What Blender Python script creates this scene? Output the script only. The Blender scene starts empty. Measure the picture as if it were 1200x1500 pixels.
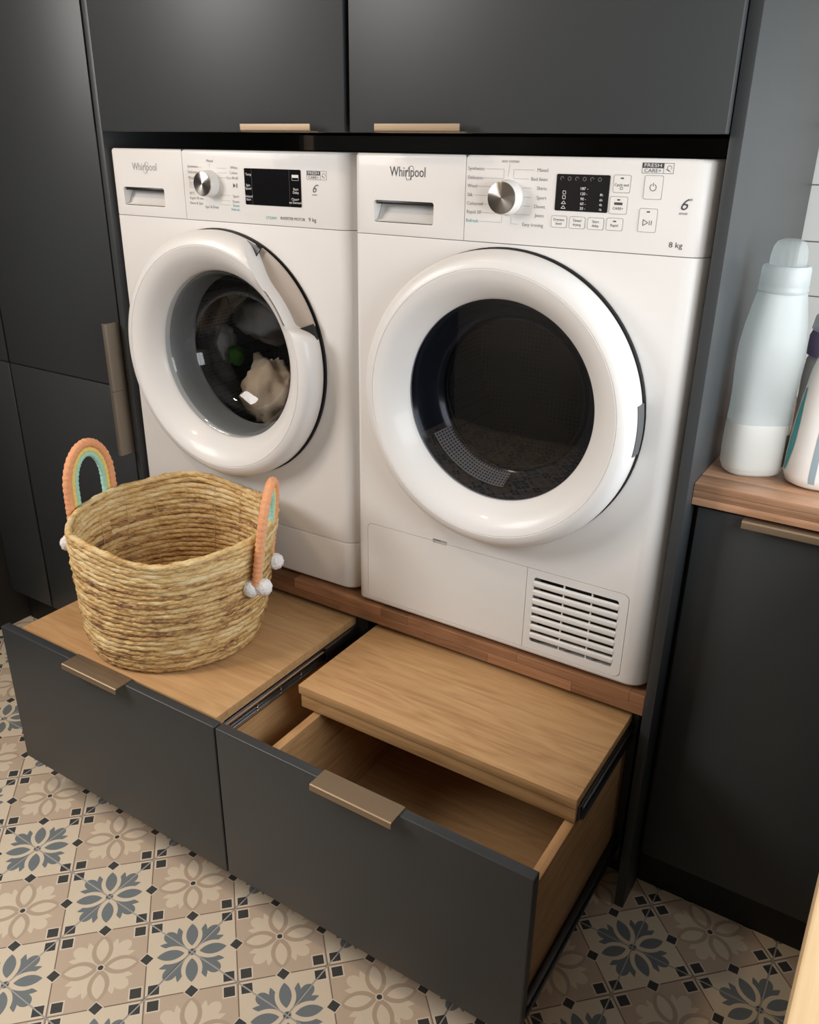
import bpy, bmesh, math, random
from mathutils import Vector, Matrix, noise
from mathutils.geometry import tessellate_polygon

random.seed(7)
PI = math.pi
scene = bpy.context.scene
COL = scene.collection

# ------------------------------------------------------------------ camera
CAM_LOC = (0.89048, -1.23247, 1.33536)
RT = (0.84429857, 0.53569551, 0.01379308)
UP = (-0.22378739, 0.32908548, 0.91739956)
FW = (-0.48690772, 0.77764585, -0.3977283)
F_PX = 1230.16
cam_d = bpy.data.cameras.new('camera')
cam_d.sensor_fit = 'AUTO'
cam_d.sensor_width = 36.0
cam_d.lens = F_PX * 36.0 / 1500.0
cam_d.clip_start = 0.02
cam = bpy.data.objects.new('camera', cam_d)
COL.objects.link(cam)
cam.matrix_world = Matrix(((RT[0], UP[0], -FW[0], CAM_LOC[0]),
                           (RT[1], UP[1], -FW[1], CAM_LOC[1]),
                           (RT[2], UP[2], -FW[2], CAM_LOC[2]),
                           (0, 0, 0, 1)))
scene.camera = cam

# ------------------------------------------------------------------ world, light, exposure
w = bpy.data.worlds.new('world'); scene.world = w
w.use_nodes = True
w.node_tree.nodes['Background'].inputs[0].default_value = (0.75, 0.85, 1.0, 1)
w.node_tree.nodes['Background'].inputs[1].default_value = 0.25
scene.view_settings.view_transform = 'Standard'
scene.view_settings.look = 'None'
scene.view_settings.gamma = 1.0
scene.view_settings.use_curve_mapping = False
scene.view_settings.exposure = 0.32


def area(name, loc, target, sx, sy, power, color):
    d = bpy.data.lights.new(name, 'AREA')
    d.shape = 'RECTANGLE'; d.size = sx; d.size_y = sy
    d.energy = power; d.color = color
    o = bpy.data.objects.new(name, d); COL.objects.link(o)
    o.location = loc
    o.rotation_euler = (Vector(target) - Vector(loc)).to_track_quat('-Z', 'Y').to_euler()
    return o


# daylight through the window in the right wall; the left one is a fill added to brighten that side
area('window_daylight', (1.335, -0.33, 1.26), (0.3, -0.25, 1.0), 1.36, 0.56, 15.5, (0.93, 0.97, 1.0))
area('left_fill_light', (-1.315, -1.35, 1.72), (0.0, -0.60, 0.5), 0.80, 0.72, 25, (1.0, 0.955, 0.92))
# warm ceiling lamps
area('ceiling_lamp_light', (-0.65, -1.10, 2.42), (-0.65, -1.10, 0.0), 0.16, 0.16, 7, (1.0, 0.72, 0.46))

# ------------------------------------------------------------------ node helpers
class NT:
    def __init__(self, name):
        self.mat = bpy.data.materials.new(name); self.mat.use_nodes = True
        self.nt = self.mat.node_tree; self.nt.nodes.clear()
        self.out = self.nt.nodes.new('ShaderNodeOutputMaterial')
    def n(self, t, **kw):
        nd = self.nt.nodes.new(t)
        for k, v in kw.items():
            if k.startswith('i_'):
                self.set(nd.inputs[k[2:].replace('_', ' ')], v)
            else:
                setattr(nd, k, v)
        return nd
    def set(self, sock, v):
        if isinstance(v, S): self.nt.links.new(v.s, sock)
        elif isinstance(v, bpy.types.NodeSocket): self.nt.links.new(v, sock)
        else:
            if isinstance(v, (tuple, list)) and len(v) == 3 and sock.type == 'RGBA': v = (*v, 1)
            sock.default_value = v
    def math(self, op, a, b=0.0, c=None):
        nd = self.nt.nodes.new('ShaderNodeMath'); nd.operation = op
        self.set(nd.inputs[0], a); self.set(nd.inputs[1], b)
        if c is not None: self.set(nd.inputs[2], c)
        return S(self, nd.outputs[0])
    def mix(self, f, a, b):
        nd = self.nt.nodes.new('ShaderNodeMix'); nd.data_type = 'RGBA'
        self.set(nd.inputs[0], f); self.set(nd.inputs[6], a); self.set(nd.inputs[7], b)
        return nd.outputs[2]
    def surf(self, s): self.nt.links.new(s, self.out.inputs[0])
    def noise(self, vec, scale, detail=2, rough=0.5):
        nd = self.nt.nodes.new('ShaderNodeTexNoise')
        self.set(nd.inputs['Vector'], vec); nd.inputs['Scale'].default_value = scale
        nd.inputs['Detail'].default_value = detail; nd.inputs['Roughness'].default_value = rough
        return nd
    def obj(self): return self.nt.nodes.new('ShaderNodeTexCoord').outputs['Object']
    def mapping(self, vec, scale=(1, 1, 1), loc=(0, 0, 0), rot=(0, 0, 0)):
        nd = self.nt.nodes.new('ShaderNodeMapping'); self.set(nd.inputs[0], vec)
        nd.inputs[1].default_value = loc; nd.inputs[2].default_value = rot; nd.inputs[3].default_value = scale
        return nd.outputs[0]
    def ramp(self, f, stops):
        nd = self.nt.nodes.new('ShaderNodeValToRGB'); self.set(nd.inputs[0], f)
        el = nd.color_ramp.elements
        while len(el) < len(stops): el.new(0.5)
        for e, (p, c) in zip(el, stops): e.position = p; e.color = (*c, 1)
        return nd.outputs[0]
    def bump(self, h, strength=0.3, dist=0.001):
        nd = self.nt.nodes.new('ShaderNodeBump'); self.set(nd.inputs['Height'], h)
        nd.inputs['Strength'].default_value = strength; nd.inputs['Distance'].default_value = dist
        return nd.outputs[0]
    def principled(self, color, rough=0.5, metal=0.0, **kw):
        p = self.nt.nodes.new('ShaderNodeBsdfPrincipled')
        self.set(p.inputs['Base Color'], color); self.set(p.inputs['Roughness'], rough)
        self.set(p.inputs['Metallic'], metal)
        for k, v in kw.items(): self.set(p.inputs[k], v)
        return p


class S:
    def __init__(self, t, s): self.t = t; self.s = s
    def __add__(self, o): return self.t.math('ADD', self, o)
    def __radd__(self, o): return self.t.math('ADD', o, self)
    def __sub__(self, o): return self.t.math('SUBTRACT', self, o)
    def __rsub__(self, o): return self.t.math('SUBTRACT', o, self)
    def __mul__(self, o): return self.t.math('MULTIPLY', self, o)
    __rmul__ = __mul__
    def __truediv__(self, o): return self.t.math('DIVIDE', self, o)
    def abs(self): return self.t.math('ABSOLUTE', self)
    def max(self, o): return self.t.math('MAXIMUM', self, o)
    def min(self, o): return self.t.math('MINIMUM', self, o)
    def lt(self, o): return self.t.math('LESS_THAN', self, o)
    def gt(self, o): return self.t.math('GREATER_THAN', self, o)
    def round(self): return self.t.math('ROUND', self)


def srgb(r, g, b):
    f = lambda c: (c / 255 / 12.92) if c / 255 <= 0.04045 else ((c / 255 + 0.055) / 1.055) ** 2.4
    return (f(r), f(g), f(b))


M = {}
def simple(name, color, rough=0.5, metal=0.0, **kw):
    t = NT(name); p = t.principled(color, rough, metal, **kw); t.surf(p.outputs[0]); M[name] = t.mat; return t.mat


def painted(name, color, rough):
    t = NT(name); o = t.obj()
    nz = t.noise(t.mapping(o, (1, 1, 1)), 900, 2)
    n2 = t.noise(o, 6, 3)
    c = t.mix(t.math('MULTIPLY', n2.outputs[0], 0.35), color, tuple(x * 1.35 for x in color))
    p = t.principled(c, rough)
    t.set(p.inputs['Normal'], t.bump(nz.outputs[0], 0.08, 0.0004))
    t.surf(p.outputs[0]); M[name] = t.mat


painted('anthracite', (0.035, 0.039, 0.042), 0.42)
painted('dark_carcass', (0.007, 0.007, 0.007), 0.6)
simple('white_enamel', (0.80, 0.78, 0.755), 0.16, Coat_Weight=0.0) if False else None
t = NT('white_enamel'); p = t.principled((0.79, 0.775, 0.76), 0.42); p.inputs['Coat Weight'].default_value = 0.16
p.inputs['Coat Roughness'].default_value = 0.06; t.surf(p.outputs[0]); M['white_enamel'] = t.mat
simple('white_plastic', (0.80, 0.79, 0.77), 0.28)
simple('black_gloss', (0.006, 0.006, 0.007), 0.08)
simple('black_plastic', (0.012, 0.012, 0.013), 0.35)
simple('dark_print', (0.06, 0.06, 0.065), 0.5)
simple('grey_print', (0.28, 0.27, 0.26), 0.5)
simple('silver_print', (0.42, 0.41, 0.40), 0.3, 0.3)
simple('teal_print', (0.10, 0.42, 0.45), 0.5)
simple('white_print', (0.75, 0.75, 0.75), 0.5)
simple('dim_print', (0.10, 0.10, 0.10), 0.5)
simple('chrome', (0.75, 0.74, 0.72), 0.18, 1.0)
simple('steel', (0.5, 0.5, 0.5), 0.3, 1.0)
simple('dark_steel', (0.10, 0.10, 0.105), 0.38, 1.0)
simple('rubber', (0.10, 0.105, 0.11), 0.55); simple('grip_reflect_tone', (0.42, 0.36, 0.31), 0.3); simple('gasket', (0.24, 0.245, 0.25), 0.45)  # beige of the grip material imitates a reflection
simple('grout', (0.45, 0.43, 0.41), 0.9)
simple('wall_paint', (0.40, 0.385, 0.36), 0.85)
simple('dark_wall', (0.035, 0.036, 0.038), 0.8)
simple('ceiling_paint', (0.82, 0.81, 0.79), 0.9)
simple('window_white', (0.8, 0.8, 0.8), 0.4)


def brushed(name, color, rough, axis):
    t = NT(name); o = t.obj()
    sc = [260, 260, 260]; sc[axis] = 4
    nz = t.noise(t.mapping(o, sc), 1.0, 3)
    r = t.math('MULTIPLY_ADD', nz.outputs[0], 0.18, rough)
    p = t.principled(color, r, 1.0)
    t.set(p.inputs['Normal'], t.bump(nz.outputs[0], 0.12, 0.0003))
    t.surf(p.outputs[0]); M[name] = t.mat

brushed('bronze', (0.36, 0.275, 0.19), 0.45, 0)
brushed('bronze_upright', (0.32, 0.28, 0.23), 0.42, 2)

# brushed knob face with radial sheen
t = NT('knob_metal')
p = t.principled((0.40, 0.37, 0.34), 0.26, 1.0)
p.inputs['Anisotropic'].default_value = 0.92; p.inputs['Anisotropic Rotation'].default_value = 0.25
tg = t.n('ShaderNodeTangent', direction_type='RADIAL', axis='Y')
t.set(p.inputs['Tangent'], tg.outputs[0]); t.surf(p.outputs[0]); M['knob_metal'] = t.mat


def wood(name, cols, grain_axis=0, scale=1.0, rough=0.42, rnd=0.0, figure=1.0):
    """grain runs along grain_axis of the object"""
    t = NT(name); o = t.obj()
    info = t.n('ShaderNodeObjectInfo')
    if rnd:
        comb = t.n('ShaderNodeCombineXYZ')
        sh = t.math('MULTIPLY', info.outputs['Random'], 13.7)
        for i in range(3): t.set(comb.inputs[i], sh)
        add = t.n('ShaderNodeVectorMath', operation='ADD'); t.set(add.inputs[0], o); t.set(add.inputs[1], comb.outputs[0]); o = add.outputs[0]
    sc = [7.0 * scale] * 3; sc[grain_axis] = 1.1 * scale
    warp = t.noise(t.mapping(o, sc), 1.6, 4, 0.55)
    sf = [150 * scale] * 3; sf[grain_axis] = 5 * scale
    fine = t.noise(t.mapping(o, sf), 1.0, 4, 0.65)
    rings = t.math('FRACT', t.math('MULTIPLY', warp.outputs[0], 9.0 * figure))
    rings = t.math('ABSOLUTE', t.math('SUBTRACT', rings, 0.5))
    f = t.math('ADD', t.math('MULTIPLY', rings, 0.42), t.math('MULTIPLY', fine.outputs[0], 0.80))
    broad = t.noise(t.mapping(o, [x * 0.6 for x in sc]), 1.0, 2)
    f = t.math('ADD', f, t.math('MULTIPLY', t.math('SUBTRACT', broad.outputs[0], 0.5), 0.55))
    col = t.ramp(f, [(0.15, cols[0]), (0.45, cols[1]), (0.85, cols[2])])
    # scattered small knots
    vor = t.n('ShaderNodeTexVoronoi'); t.set(vor.inputs['Vector'], t.mapping(o, [x * 0.55 for x in sc])); vor.inputs['Scale'].default_value = 1.0
    kn = t.math('LESS_THAN', vor.outputs['Distance'], 0.05)
    col = t.mix(t.math('MULTIPLY', kn, 0.55), col, tuple(x * 0.45 for x in cols[0]))
    if rnd:
        hsv = t.n('ShaderNodeHueSaturation'); t.set(hsv.inputs['Color'], col)
        t.set(hsv.inputs['Value'], t.math('MULTIPLY_ADD', info.outputs['Random'], rnd, 1.0 - rnd / 2))
        col = hsv.outputs[0]
    p = t.principled(col, rough)
    t.set(p.inputs['Normal'], t.bump(fine.outputs[0], 0.10, 0.0005))
    t.surf(p.outputs[0]); M[name] = t.mat

OAK = [(0.33, 0.172, 0.070), (0.47, 0.272, 0.120), (0.58, 0.360, 0.175)]
wood('oak', OAK, 0, 1.0, 0.42, 0.06)
wood('oak_side', OAK, 1, 1.0, 0.45, 0.06)
WAL = [(0.15, 0.066, 0.032), (0.30, 0.145, 0.072), (0.43, 0.225, 0.122)]
wood('walnut', WAL, 0, 1.3, 0.36, 0.6, 0.6)
wood('walnut_counter', [(0.24, 0.120, 0.065), (0.40, 0.22, 0.128), (0.52, 0.31, 0.19)], 0, 1.3, 0.34, 0.35, 0.7)
wood('light_pine', [(0.50, 0.33, 0.17), (0.60, 0.42, 0.23), (0.68, 0.5, 0.3)], 1, 1.2, 0.4, 0.0, 0.5)


def glassy(name, tint, refl=1.0, rough=0.0):
    t = NT(name)
    tr = t.n('ShaderNodeBsdfTransparent'); tr.inputs[0].default_value = (*tint, 1)
    gl = t.n('ShaderNodeBsdfGlossy'); gl.inputs[0].default_value = (refl, refl, refl, 1); gl.inputs['Roughness'].default_value = rough
    fr = t.n('ShaderNodeFresnel'); geo = t.n('ShaderNodeNewGeometry')
    t.set(fr.inputs[0], t.math('MULTIPLY_ADD', geo.outputs['Backfacing'], 1 / 1.5 - 1.5, 1.5))   # thin pane: same reflection from both sides
    mx = t.n('ShaderNodeMixShader'); t.set(mx.inputs[0], fr.outputs[0]); t.set(mx.inputs[1], tr.outputs[0]); t.set(mx.inputs[2], gl.outputs[0])
    t.surf(mx.outputs[0]); M[name] = t.mat

glassy('washer_glass', (0.80, 0.82, 0.83), 0.8)
glassy('dryer_glass', (0.55, 0.56, 0.60), 1.0)
glassy('clear_plastic', (0.86, 0.88, 0.88), 1.0, 0.08)


def milky(name, color, transp):
    t = NT(name)
    tr = t.n('ShaderNodeBsdfTransparent'); tr.inputs[0].default_value = (0.93, 0.96, 0.96, 1)
    p = t.principled(color, 0.3)
    tl = t.n('ShaderNodeBsdfTranslucent'); tl.inputs[0].default_value = (*color, 1)
    m1 = t.n('ShaderNodeMixShader'); m1.inputs[0].default_value = 0.4; t.set(m1.inputs[1], p.outputs[0]); t.set(m1.inputs[2], tl.outputs[0])
    m2 = t.n('ShaderNodeMixShader'); m2.inputs[0].default_value = transp; t.set(m2.inputs[1], m1.outputs[0]); t.set(m2.inputs[2], tr.outputs[0])
    t.surf(m2.outputs[0]); M[name] = t.mat

milky('milky_plastic', (0.75, 0.80, 0.80), 0.22)
milky('milky_cap', (0.68, 0.73, 0.74), 0.2)
milky('dome_plastic', (0.82, 0.86, 0.86), 0.72)
milky('lilac_plastic', (0.55, 0.48, 0.66), 0.15)
milky('milk', (0.90, 0.90, 0.86), 0.0)
simple('bottle_white', (0.82, 0.80, 0.77), 0.3)
simple('teal_label', (0.0, 0.30, 0.31), 0.35)
simple('lilac_cap', (0.30, 0.24, 0.42), 0.35)
simple('level_window', (0.28, 0.36, 0.40), 0.3)
simple('label_dark', (0.10, 0.14, 0.13), 0.5)
simple('wall_tile', (0.66, 0.67, 0.64), 0.22)


def floor_tile_mat(P):
    t = NT('floor_tile')
    o = t.obj(); sep = t.n('ShaderNodeSeparateXYZ'); t.set(sep.inputs[0], o)
    x = S(t, sep.outputs[0]); y = S(t, sep.outputs[1])
    u = (x + y) / P; v = (y - x) / P
    iu = u.round(); iv = v.round()
    blue = (iu.abs() + iv.abs()).gt(0.5)
    cu = (u - iu).abs(); cv = (v - iv).abs()
    a = cu.max(cv); b = cu.min(cv)
    def vesica(px, py, L, wd):
        rho = (L * L + wd * wd) / (2 * wd)
        yy = py.abs() + (rho - wd)
        return (px * px + yy * yy).lt(rho * rho)
    petal = vesica(a - 0.236, b, 0.152, 0.068)
    ring = vesica(a - 0.224, b, 0.205, 0.116)
    d = (a + b) * 0.70711; e = (a - b) * 0.70711
    lx = (d - 0.335) / 0.092; ly = e / 0.074
    lobe = (lx * lx + ly * ly).lt(1.0)
    stem = e.lt(0.034) * d.lt(0.33) * d.gt(0.05)
    ca, sa = math.cos(math.radians(12)), math.sin(math.radians(12))
    qx = a - 0.222; qy = b - 0.125
    leaf = vesica(qx * ca + qy * sa, qy * ca - qx * sa, 0.142, 0.044)
    fleur = lobe.max(stem).max(leaf)
    cream = srgb(238, 224, 200); beige = srgb(214, 194, 172); beige_d = srgb(200, 180, 158)
    slate = srgb(120, 132, 138); dark = srgb(52, 60, 64); line = srgb(128, 108, 96); white = srgb(240, 230, 212)
    col = t.mix(blue, beige, cream)
    col = t.mix(fleur, col, t.mix(blue, cream, slate))
    col = t.mix(ring, col, t.mix(blue, beige_d, cream))
    col = t.mix(petal, col, t.mix(blue, cream, slate))
    r2 = a * a + b * b
    col = t.mix(r2.lt(0.045 ** 2), col, t.mix(blue, white, slate))
    col = t.mix(r2.lt(0.031 ** 2), col, dark)
    sq = (cu - 0.405).abs().max((cv - 0.405).abs())
    col = t.mix(sq.lt(0.075), col, white)
    col = t.mix(a.gt(0.4935), col, line)
    col = t.mix(sq.lt(0.060), col, dark)
    col = t.mix(((a - 0.5).abs() + b).lt(0.088), col, white)
    col = t.mix(((a - 0.5).abs() + b).lt(0.074), col, dark)
    nz = t.noise(o, 40, 4, 0.6)
    col = t.mix(t.math('MULTIPLY', nz.outputs[0], 0.12), col, srgb(190, 165, 140))
    p = t.principled(col, t.math('MULTIPLY_ADD', nz.outputs[0], 0.15, 0.38))
    t.surf(p.outputs[0]); M['floor_tile'] = t.mat

# ------------------------------------------------------------------ mesh helpers
def link(name, me, mat, parent=None):
    o = bpy.data.objects.new(name, me); COL.objects.link(o)
    if mat is not None and not me.materials: me.materials.append(M[mat])
    if parent is not None: o.parent = parent
    return o

def smooth(me, ang=35):
    for p in me.polygons: p.use_smooth = True
    me.set_sharp_from_angle(angle=math.radians(ang))

def from_bm(name, bm, mat, parent=None, sm=35):
    bmesh.ops.recalc_face_normals(bm, faces=bm.faces)
    me = bpy.data.meshes.new(name); bm.to_mesh(me); bm.free()
    if sm: smooth(me, sm)
    return link(name, me, mat, parent)

def from_py(name, v, f, mat, parent=None, sm=35):
    me = bpy.data.meshes.new(name); me.from_pydata(v, [], f); me.update()
    bm = bmesh.new(); bm.from_mesh(me); bmesh.ops.recalc_face_normals(bm, faces=bm.faces); bm.to_mesh(me); bm.free()
    if sm: smooth(me, sm)
    return link(name, me, mat, parent)

def add_box(bm, x0, x1, y0, y1, z0, z1, bev=0.0, seg=2):
    vs = [bm.verts.new((x, y, z)) for x in (x0, x1) for y in (y0, y1) for z in (z0, z1)]
    fs = [bm.faces.new([vs[i] for i in q]) for q in ((0, 1, 3, 2), (4, 6, 7, 5), (0, 4, 5, 1), (2, 3, 7, 6), (0, 2, 6, 4), (1, 5, 7, 3))]
    if bev > 0:
        es = list({e for f in fs for e in f.edges})
        bmesh.ops.bevel(bm, geom=es, offset=bev, segments=seg, affect='EDGES', profile=0.5, clamp_overlap=True)
    return bm

def box(name, x0, x1, y0, y1, z0, z1, mat, parent=None, bev=0.0012, seg=2):
    bm = bmesh.new(); add_box(bm, x0, x1, y0, y1, z0, z1, bev, seg)
    return from_bm(name, bm, mat, parent)

def boxes(name, lst, mat, parent=None, bev=0.001):
    bm = bmesh.new()
    for b in lst: add_box(bm, *b, bev)
    return from_bm(name, bm, mat, parent)

def rrect(x0, x1, z0, z1, r, seg=6):
    pts = []
    for cx, cz, a0 in ((x1 - r, z1 - r, 0), (x0 + r, z1 - r, 90), (x0 + r, z0 + r, 180), (x1 - r, z0 + r, 270)):
        for i in range(seg + 1):
            a = math.radians(a0 + 90 * i / seg); pts.append((cx + r * math.cos(a), cz + r * math.sin(a)))
    return pts

def circle(cx, cz, r, n=64, a0=0, a1=2 * PI):
    return [(cx + r * math.cos(a0 + (a1 - a0) * i / n), cz + r * math.sin(a0 + (a1 - a0) * i / n)) for i in range(n)]

def plate(name, outer, holes, y0, y1, mat, parent=None, bm=None, sm=35):
    """flat plate in the XZ plane from y0 (front) to y1, loops may hold holes"""
    loops = [outer] + list(holes)
    flat = [p for l in loops for p in l]; n = len(flat)
    tris = tessellate_polygon([[Vector((p[0], p[1], 0)) for p in l] for l in loops])
    v = [(p[0], y0, p[1]) for p in flat] + [(p[0], y1, p[1]) for p in flat]
    f = [tuple(t) for t in tris] + [tuple(i + n for i in reversed(t)) for t in tris]
    s = 0
    for l in loops:
        m = len(l)
        for i in range(m):
            a, b = s + i, s + (i + 1) % m
            f.append((a, b, b + n, a + n))
        s += m
    return from_py(name, v, f, mat, parent, sm)

def prism(name, pts, z0, z1, mat, parent=None, bev_top=0.0, bev_bot=0.0, seg=3, sm=35, raw=False):
    """outline pts in XY extruded along z"""
    bm = bmesh.new()
    a = [bm.verts.new((x, y, z0)) for x, y in pts]; b = [bm.verts.new((x, y, z1)) for x, y in pts]
    n = len(pts)
    fb = bm.faces.new(list(reversed(a))); ft = bm.faces.new(b)
    for i in range(n): bm.faces.new((a[i], a[(i + 1) % n], b[(i + 1) % n], b[i]))
    if bev_top: bmesh.ops.bevel(bm, geom=list(ft.edges), offset=bev_top, segments=seg, affect='EDGES', profile=0.5)
    if bev_bot: bmesh.ops.bevel(bm, geom=[e for e in bm.edges if all(abs(v.co.z - z0) < 1e-6 for v in e.verts) and len(e.link_faces) == 2 and any(f.normal.z < -0.9 or len(f.verts) == n for f in e.link_faces)], offset=bev_bot, segments=seg, affect='EDGES', profile=0.5)
    return from_bm(name, bm, mat, parent, sm)

def lathe_y(name, prof, cx, cz, mat, parent=None, n=96, close=False, sm=50, fr=None):
    """prof list of (r, y) revolved about the Y axis through cx, cz. fr(theta, k, r, y)->(r,y)"""
    v = []; f = []; m = len(prof)
    for i in range(n):
        a = 2 * PI * i / n
        for k, (r, y) in enumerate(prof):
            if fr: r, y = fr(a, k, r, y)
            v.append((cx + r * math.cos(a), y, cz + r * math.sin(a)))
    for i in range(n):
        j = (i + 1) % n
        for k in range(m if close else m - 1):
            l = (k + 1) % m
            f.append((i * m + k, i * m + l, j * m + l, j * m + k))
    ob = from_py(name, v, f, mat, parent, 0)
    bm = bmesh.new(); bm.from_mesh(ob.data); bmesh.ops.remove_doubles(bm, verts=bm.verts, dist=1e-6)
    bmesh.ops.recalc_face_normals(bm, faces=bm.faces); bm.to_mesh(ob.data); bm.free()
    smooth(ob.data, sm)
    return ob

def lathe_z(name, prof, mat, parent=None, n=64, sq=0.0, sx=1.0, sy=1.0, sm=50, fr=None):
    """prof list of (r, z); sq = squircle blend"""
    v = []; f = []; m = len(prof)
    for i in range(n):
        a = 2 * PI * i / n
        c, s = math.cos(a), math.sin(a)
        k4 = 1.0 / ((abs(c) ** 4 + abs(s) ** 4) ** 0.25)
        kk = 1 + (k4 - 1) * sq
        for k, (r, z) in enumerate(prof):
            g = fr(a, r, z) if fr else 1.0
            v.append((r * kk * c * sx * g, r * kk * s * sy * g, z))
    for i in range(n):
        j = (i + 1) % n
        for k in range(m - 1): f.append((i * m + k, j * m + k, j * m + k + 1, i * m + k + 1))
    ob = from_py(name, v, f, mat, parent, 0)
    bm = bmesh.new(); bm.from_mesh(ob.data); bmesh.ops.remove_doubles(bm, verts=bm.verts, dist=1e-6)
    bmesh.ops.recalc_face_normals(bm, faces=bm.faces); bm.to_mesh(ob.data); bm.free()
    smooth(ob.data, sm)
    return ob

def tube_mesh(path, rad, n=8, closed=False, radf=None):
    """returns verts, faces of a tube along a path"""
    v = []; f = []; N = len(path)
    P = [Vector(p) for p in path]; up = None
    for i in range(N):
        a = P[(i - 1) % N] if (closed or i > 0) else P[i]
        b = P[(i + 1) % N] if (closed or i < N - 1) else P[i]
        tan = (b - a).normalized()
        if up is None: up = Vector((0, 0, 1)) if abs(tan.z) < 0.9 else Vector((0, 1, 0))
        s = tan.cross(up).normalized(); up2 = s.cross(tan).normalized()
        up = up2
        for k in range(n):
            t_ = 2 * PI * k / n
            r = rad if radf is None else radf(i, k)
            v.append(P[i] + (s * math.cos(t_) + up2 * math.sin(t_)) * r)
    for i in range(N if closed else N - 1):
        j = (i + 1) % N
        for k in range(n):
            l = (k + 1) % n
            f.append((i * n + k, i * n + l, j * n + l, j * n + k))
    if not closed:
        f.append(tuple(range(n))); f.append(tuple(reversed(range((N - 1) * n, N * n))))
    return [tuple(x) for x in v], f

def cut(ob, cutters):
    """boolean difference, applied at once; the cutters are removed"""
    for c in cutters:
        c.parent = ob.parent
        md = ob.modifiers.new('cut', 'BOOLEAN'); md.operation = 'DIFFERENCE'; md.object = c; md.solver = 'EXACT'
    dg = bpy.context.evaluated_depsgraph_get(); dg.update()
    me = bpy.data.meshes.new_from_object(ob.evaluated_get(dg))
    ob.modifiers.clear(); old = ob.data; mats = [m for m in old.materials]
    ob.data = me; me.materials.clear()
    for m in mats[:1]: me.materials.append(m)
    for p in me.polygons: p.material_index = 0
    smooth(me, 35)
    for c in cutters: bpy.data.objects.remove(c)
    return ob

def empty(name, loc=(0, 0, 0), rz=0.0):
    o = bpy.data.objects.new(name, None); COL.objects.link(o)
    o.location = loc; o.rotation_euler = (0, 0, rz); o.empty_display_size = 0.05
    return o

def tag(o, label=None, cat=None, group=None, kind=None):
    if label: o['label'] = label
    if cat: o['category'] = cat
    if group: o['group'] = group
    if kind: o['kind'] = kind
    return o

def copy_tree(o, parent=None):
    c = o.copy(); COL.objects.link(c); c.parent = parent
    for ch in list(o.children): copy_tree(ch, c)
    return c

def text_geo(items, y):
    """items: (string, x, z, size, align[, shear, xscale]) -> verts, faces in the XZ plane at depth y"""
    V = []; F = []
    for it in items:
        s, x, z, size, al = it[:5]
        shear = it[5] if len(it) > 5 else 0.0; xs = it[6] if len(it) > 6 else 1.0
        cu = bpy.data.curves.new('t', 'FONT'); cu.body = s; cu.size = size; cu.align_x = al; cu.align_y = 'CENTER'; cu.shear = shear
        cu.resolution_u = 3
        ob = bpy.data.objects.new('t', cu); COL.objects.link(ob)
        dg = bpy.context.evaluated_depsgraph_get(); dg.update()
        me = bpy.data.meshes.new_from_object(ob.evaluated_get(dg))
        b = len(V)
        V += [(x + v.co.x * xs, y, z + v.co.y) for v in me.vertices]
        F += [tuple(b + i for i in p.vertices) for p in me.polygons]
        bpy.data.objects.remove(ob); bpy.data.curves.remove(cu); bpy.data.meshes.remove(me)
    return V, F

def flat_rect(V, F, x0, x1, z0, z1, y):
    b = len(V); V += [(x0, y, z0), (x1, y, z0), (x1, y, z1), (x0, y, z1)]; F.append((b, b + 1, b + 2, b + 3))

def flat_line(V, F, x0, z0, x1, z1, wd, y):
    d = Vector((x1 - x0, z1 - z0)).normalized(); nx, nz = -d.y * wd / 2, d.x * wd / 2
    b = len(V); V += [(x0 + nx, y, z0 + nz), (x1 + nx, y, z1 + nz), (x1 - nx, y, z1 - nz), (x0 - nx, y, z0 - nz)]; F.append((b, b + 1, b + 2, b + 3))

def flat_frame(V, F, x0, x1, z0, z1, wd, y):
    flat_rect(V, F, x0, x1, z0, z0 + wd, y); flat_rect(V, F, x0, x1, z1 - wd, z1, y)
    flat_rect(V, F, x0, x0 + wd, z0, z1, y); flat_rect(V, F, x1 - wd, x1, z0, z1, y)

def flat_ring(V, F, cx, cz, r, wd, y, a0=0, a1=360, n=28, ex=1.0, rot=0.0):
    b = len(V)
    cr, sr = math.cos(rot), math.sin(rot)
    for i in range(n + 1):
        a = math.radians(a0 + (a1 - a0) * i / n)
        for rr in (r - wd / 2, r + wd / 2):
            px, pz = rr * ex * math.cos(a), rr * math.sin(a)
            V.append((cx + px * cr - pz * sr, y, cz + px * sr + pz * cr))
    for i in range(n): F.append((b + 2 * i, b + 2 * i + 1, b + 2 * i + 3, b + 2 * i + 2))

# ------------------------------------------------------------------ dimensions
ZS = 0.4788                 # top of the shelf under the machines
YF = -0.0257                # face of the cabinet doors
XL, XR = -0.6235, 0.6032     # opening between the side panels
P = 0.2220                  # floor tile pitch
TX, TY = -0.4447, -0.5258   # a floor tile corner

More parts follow.
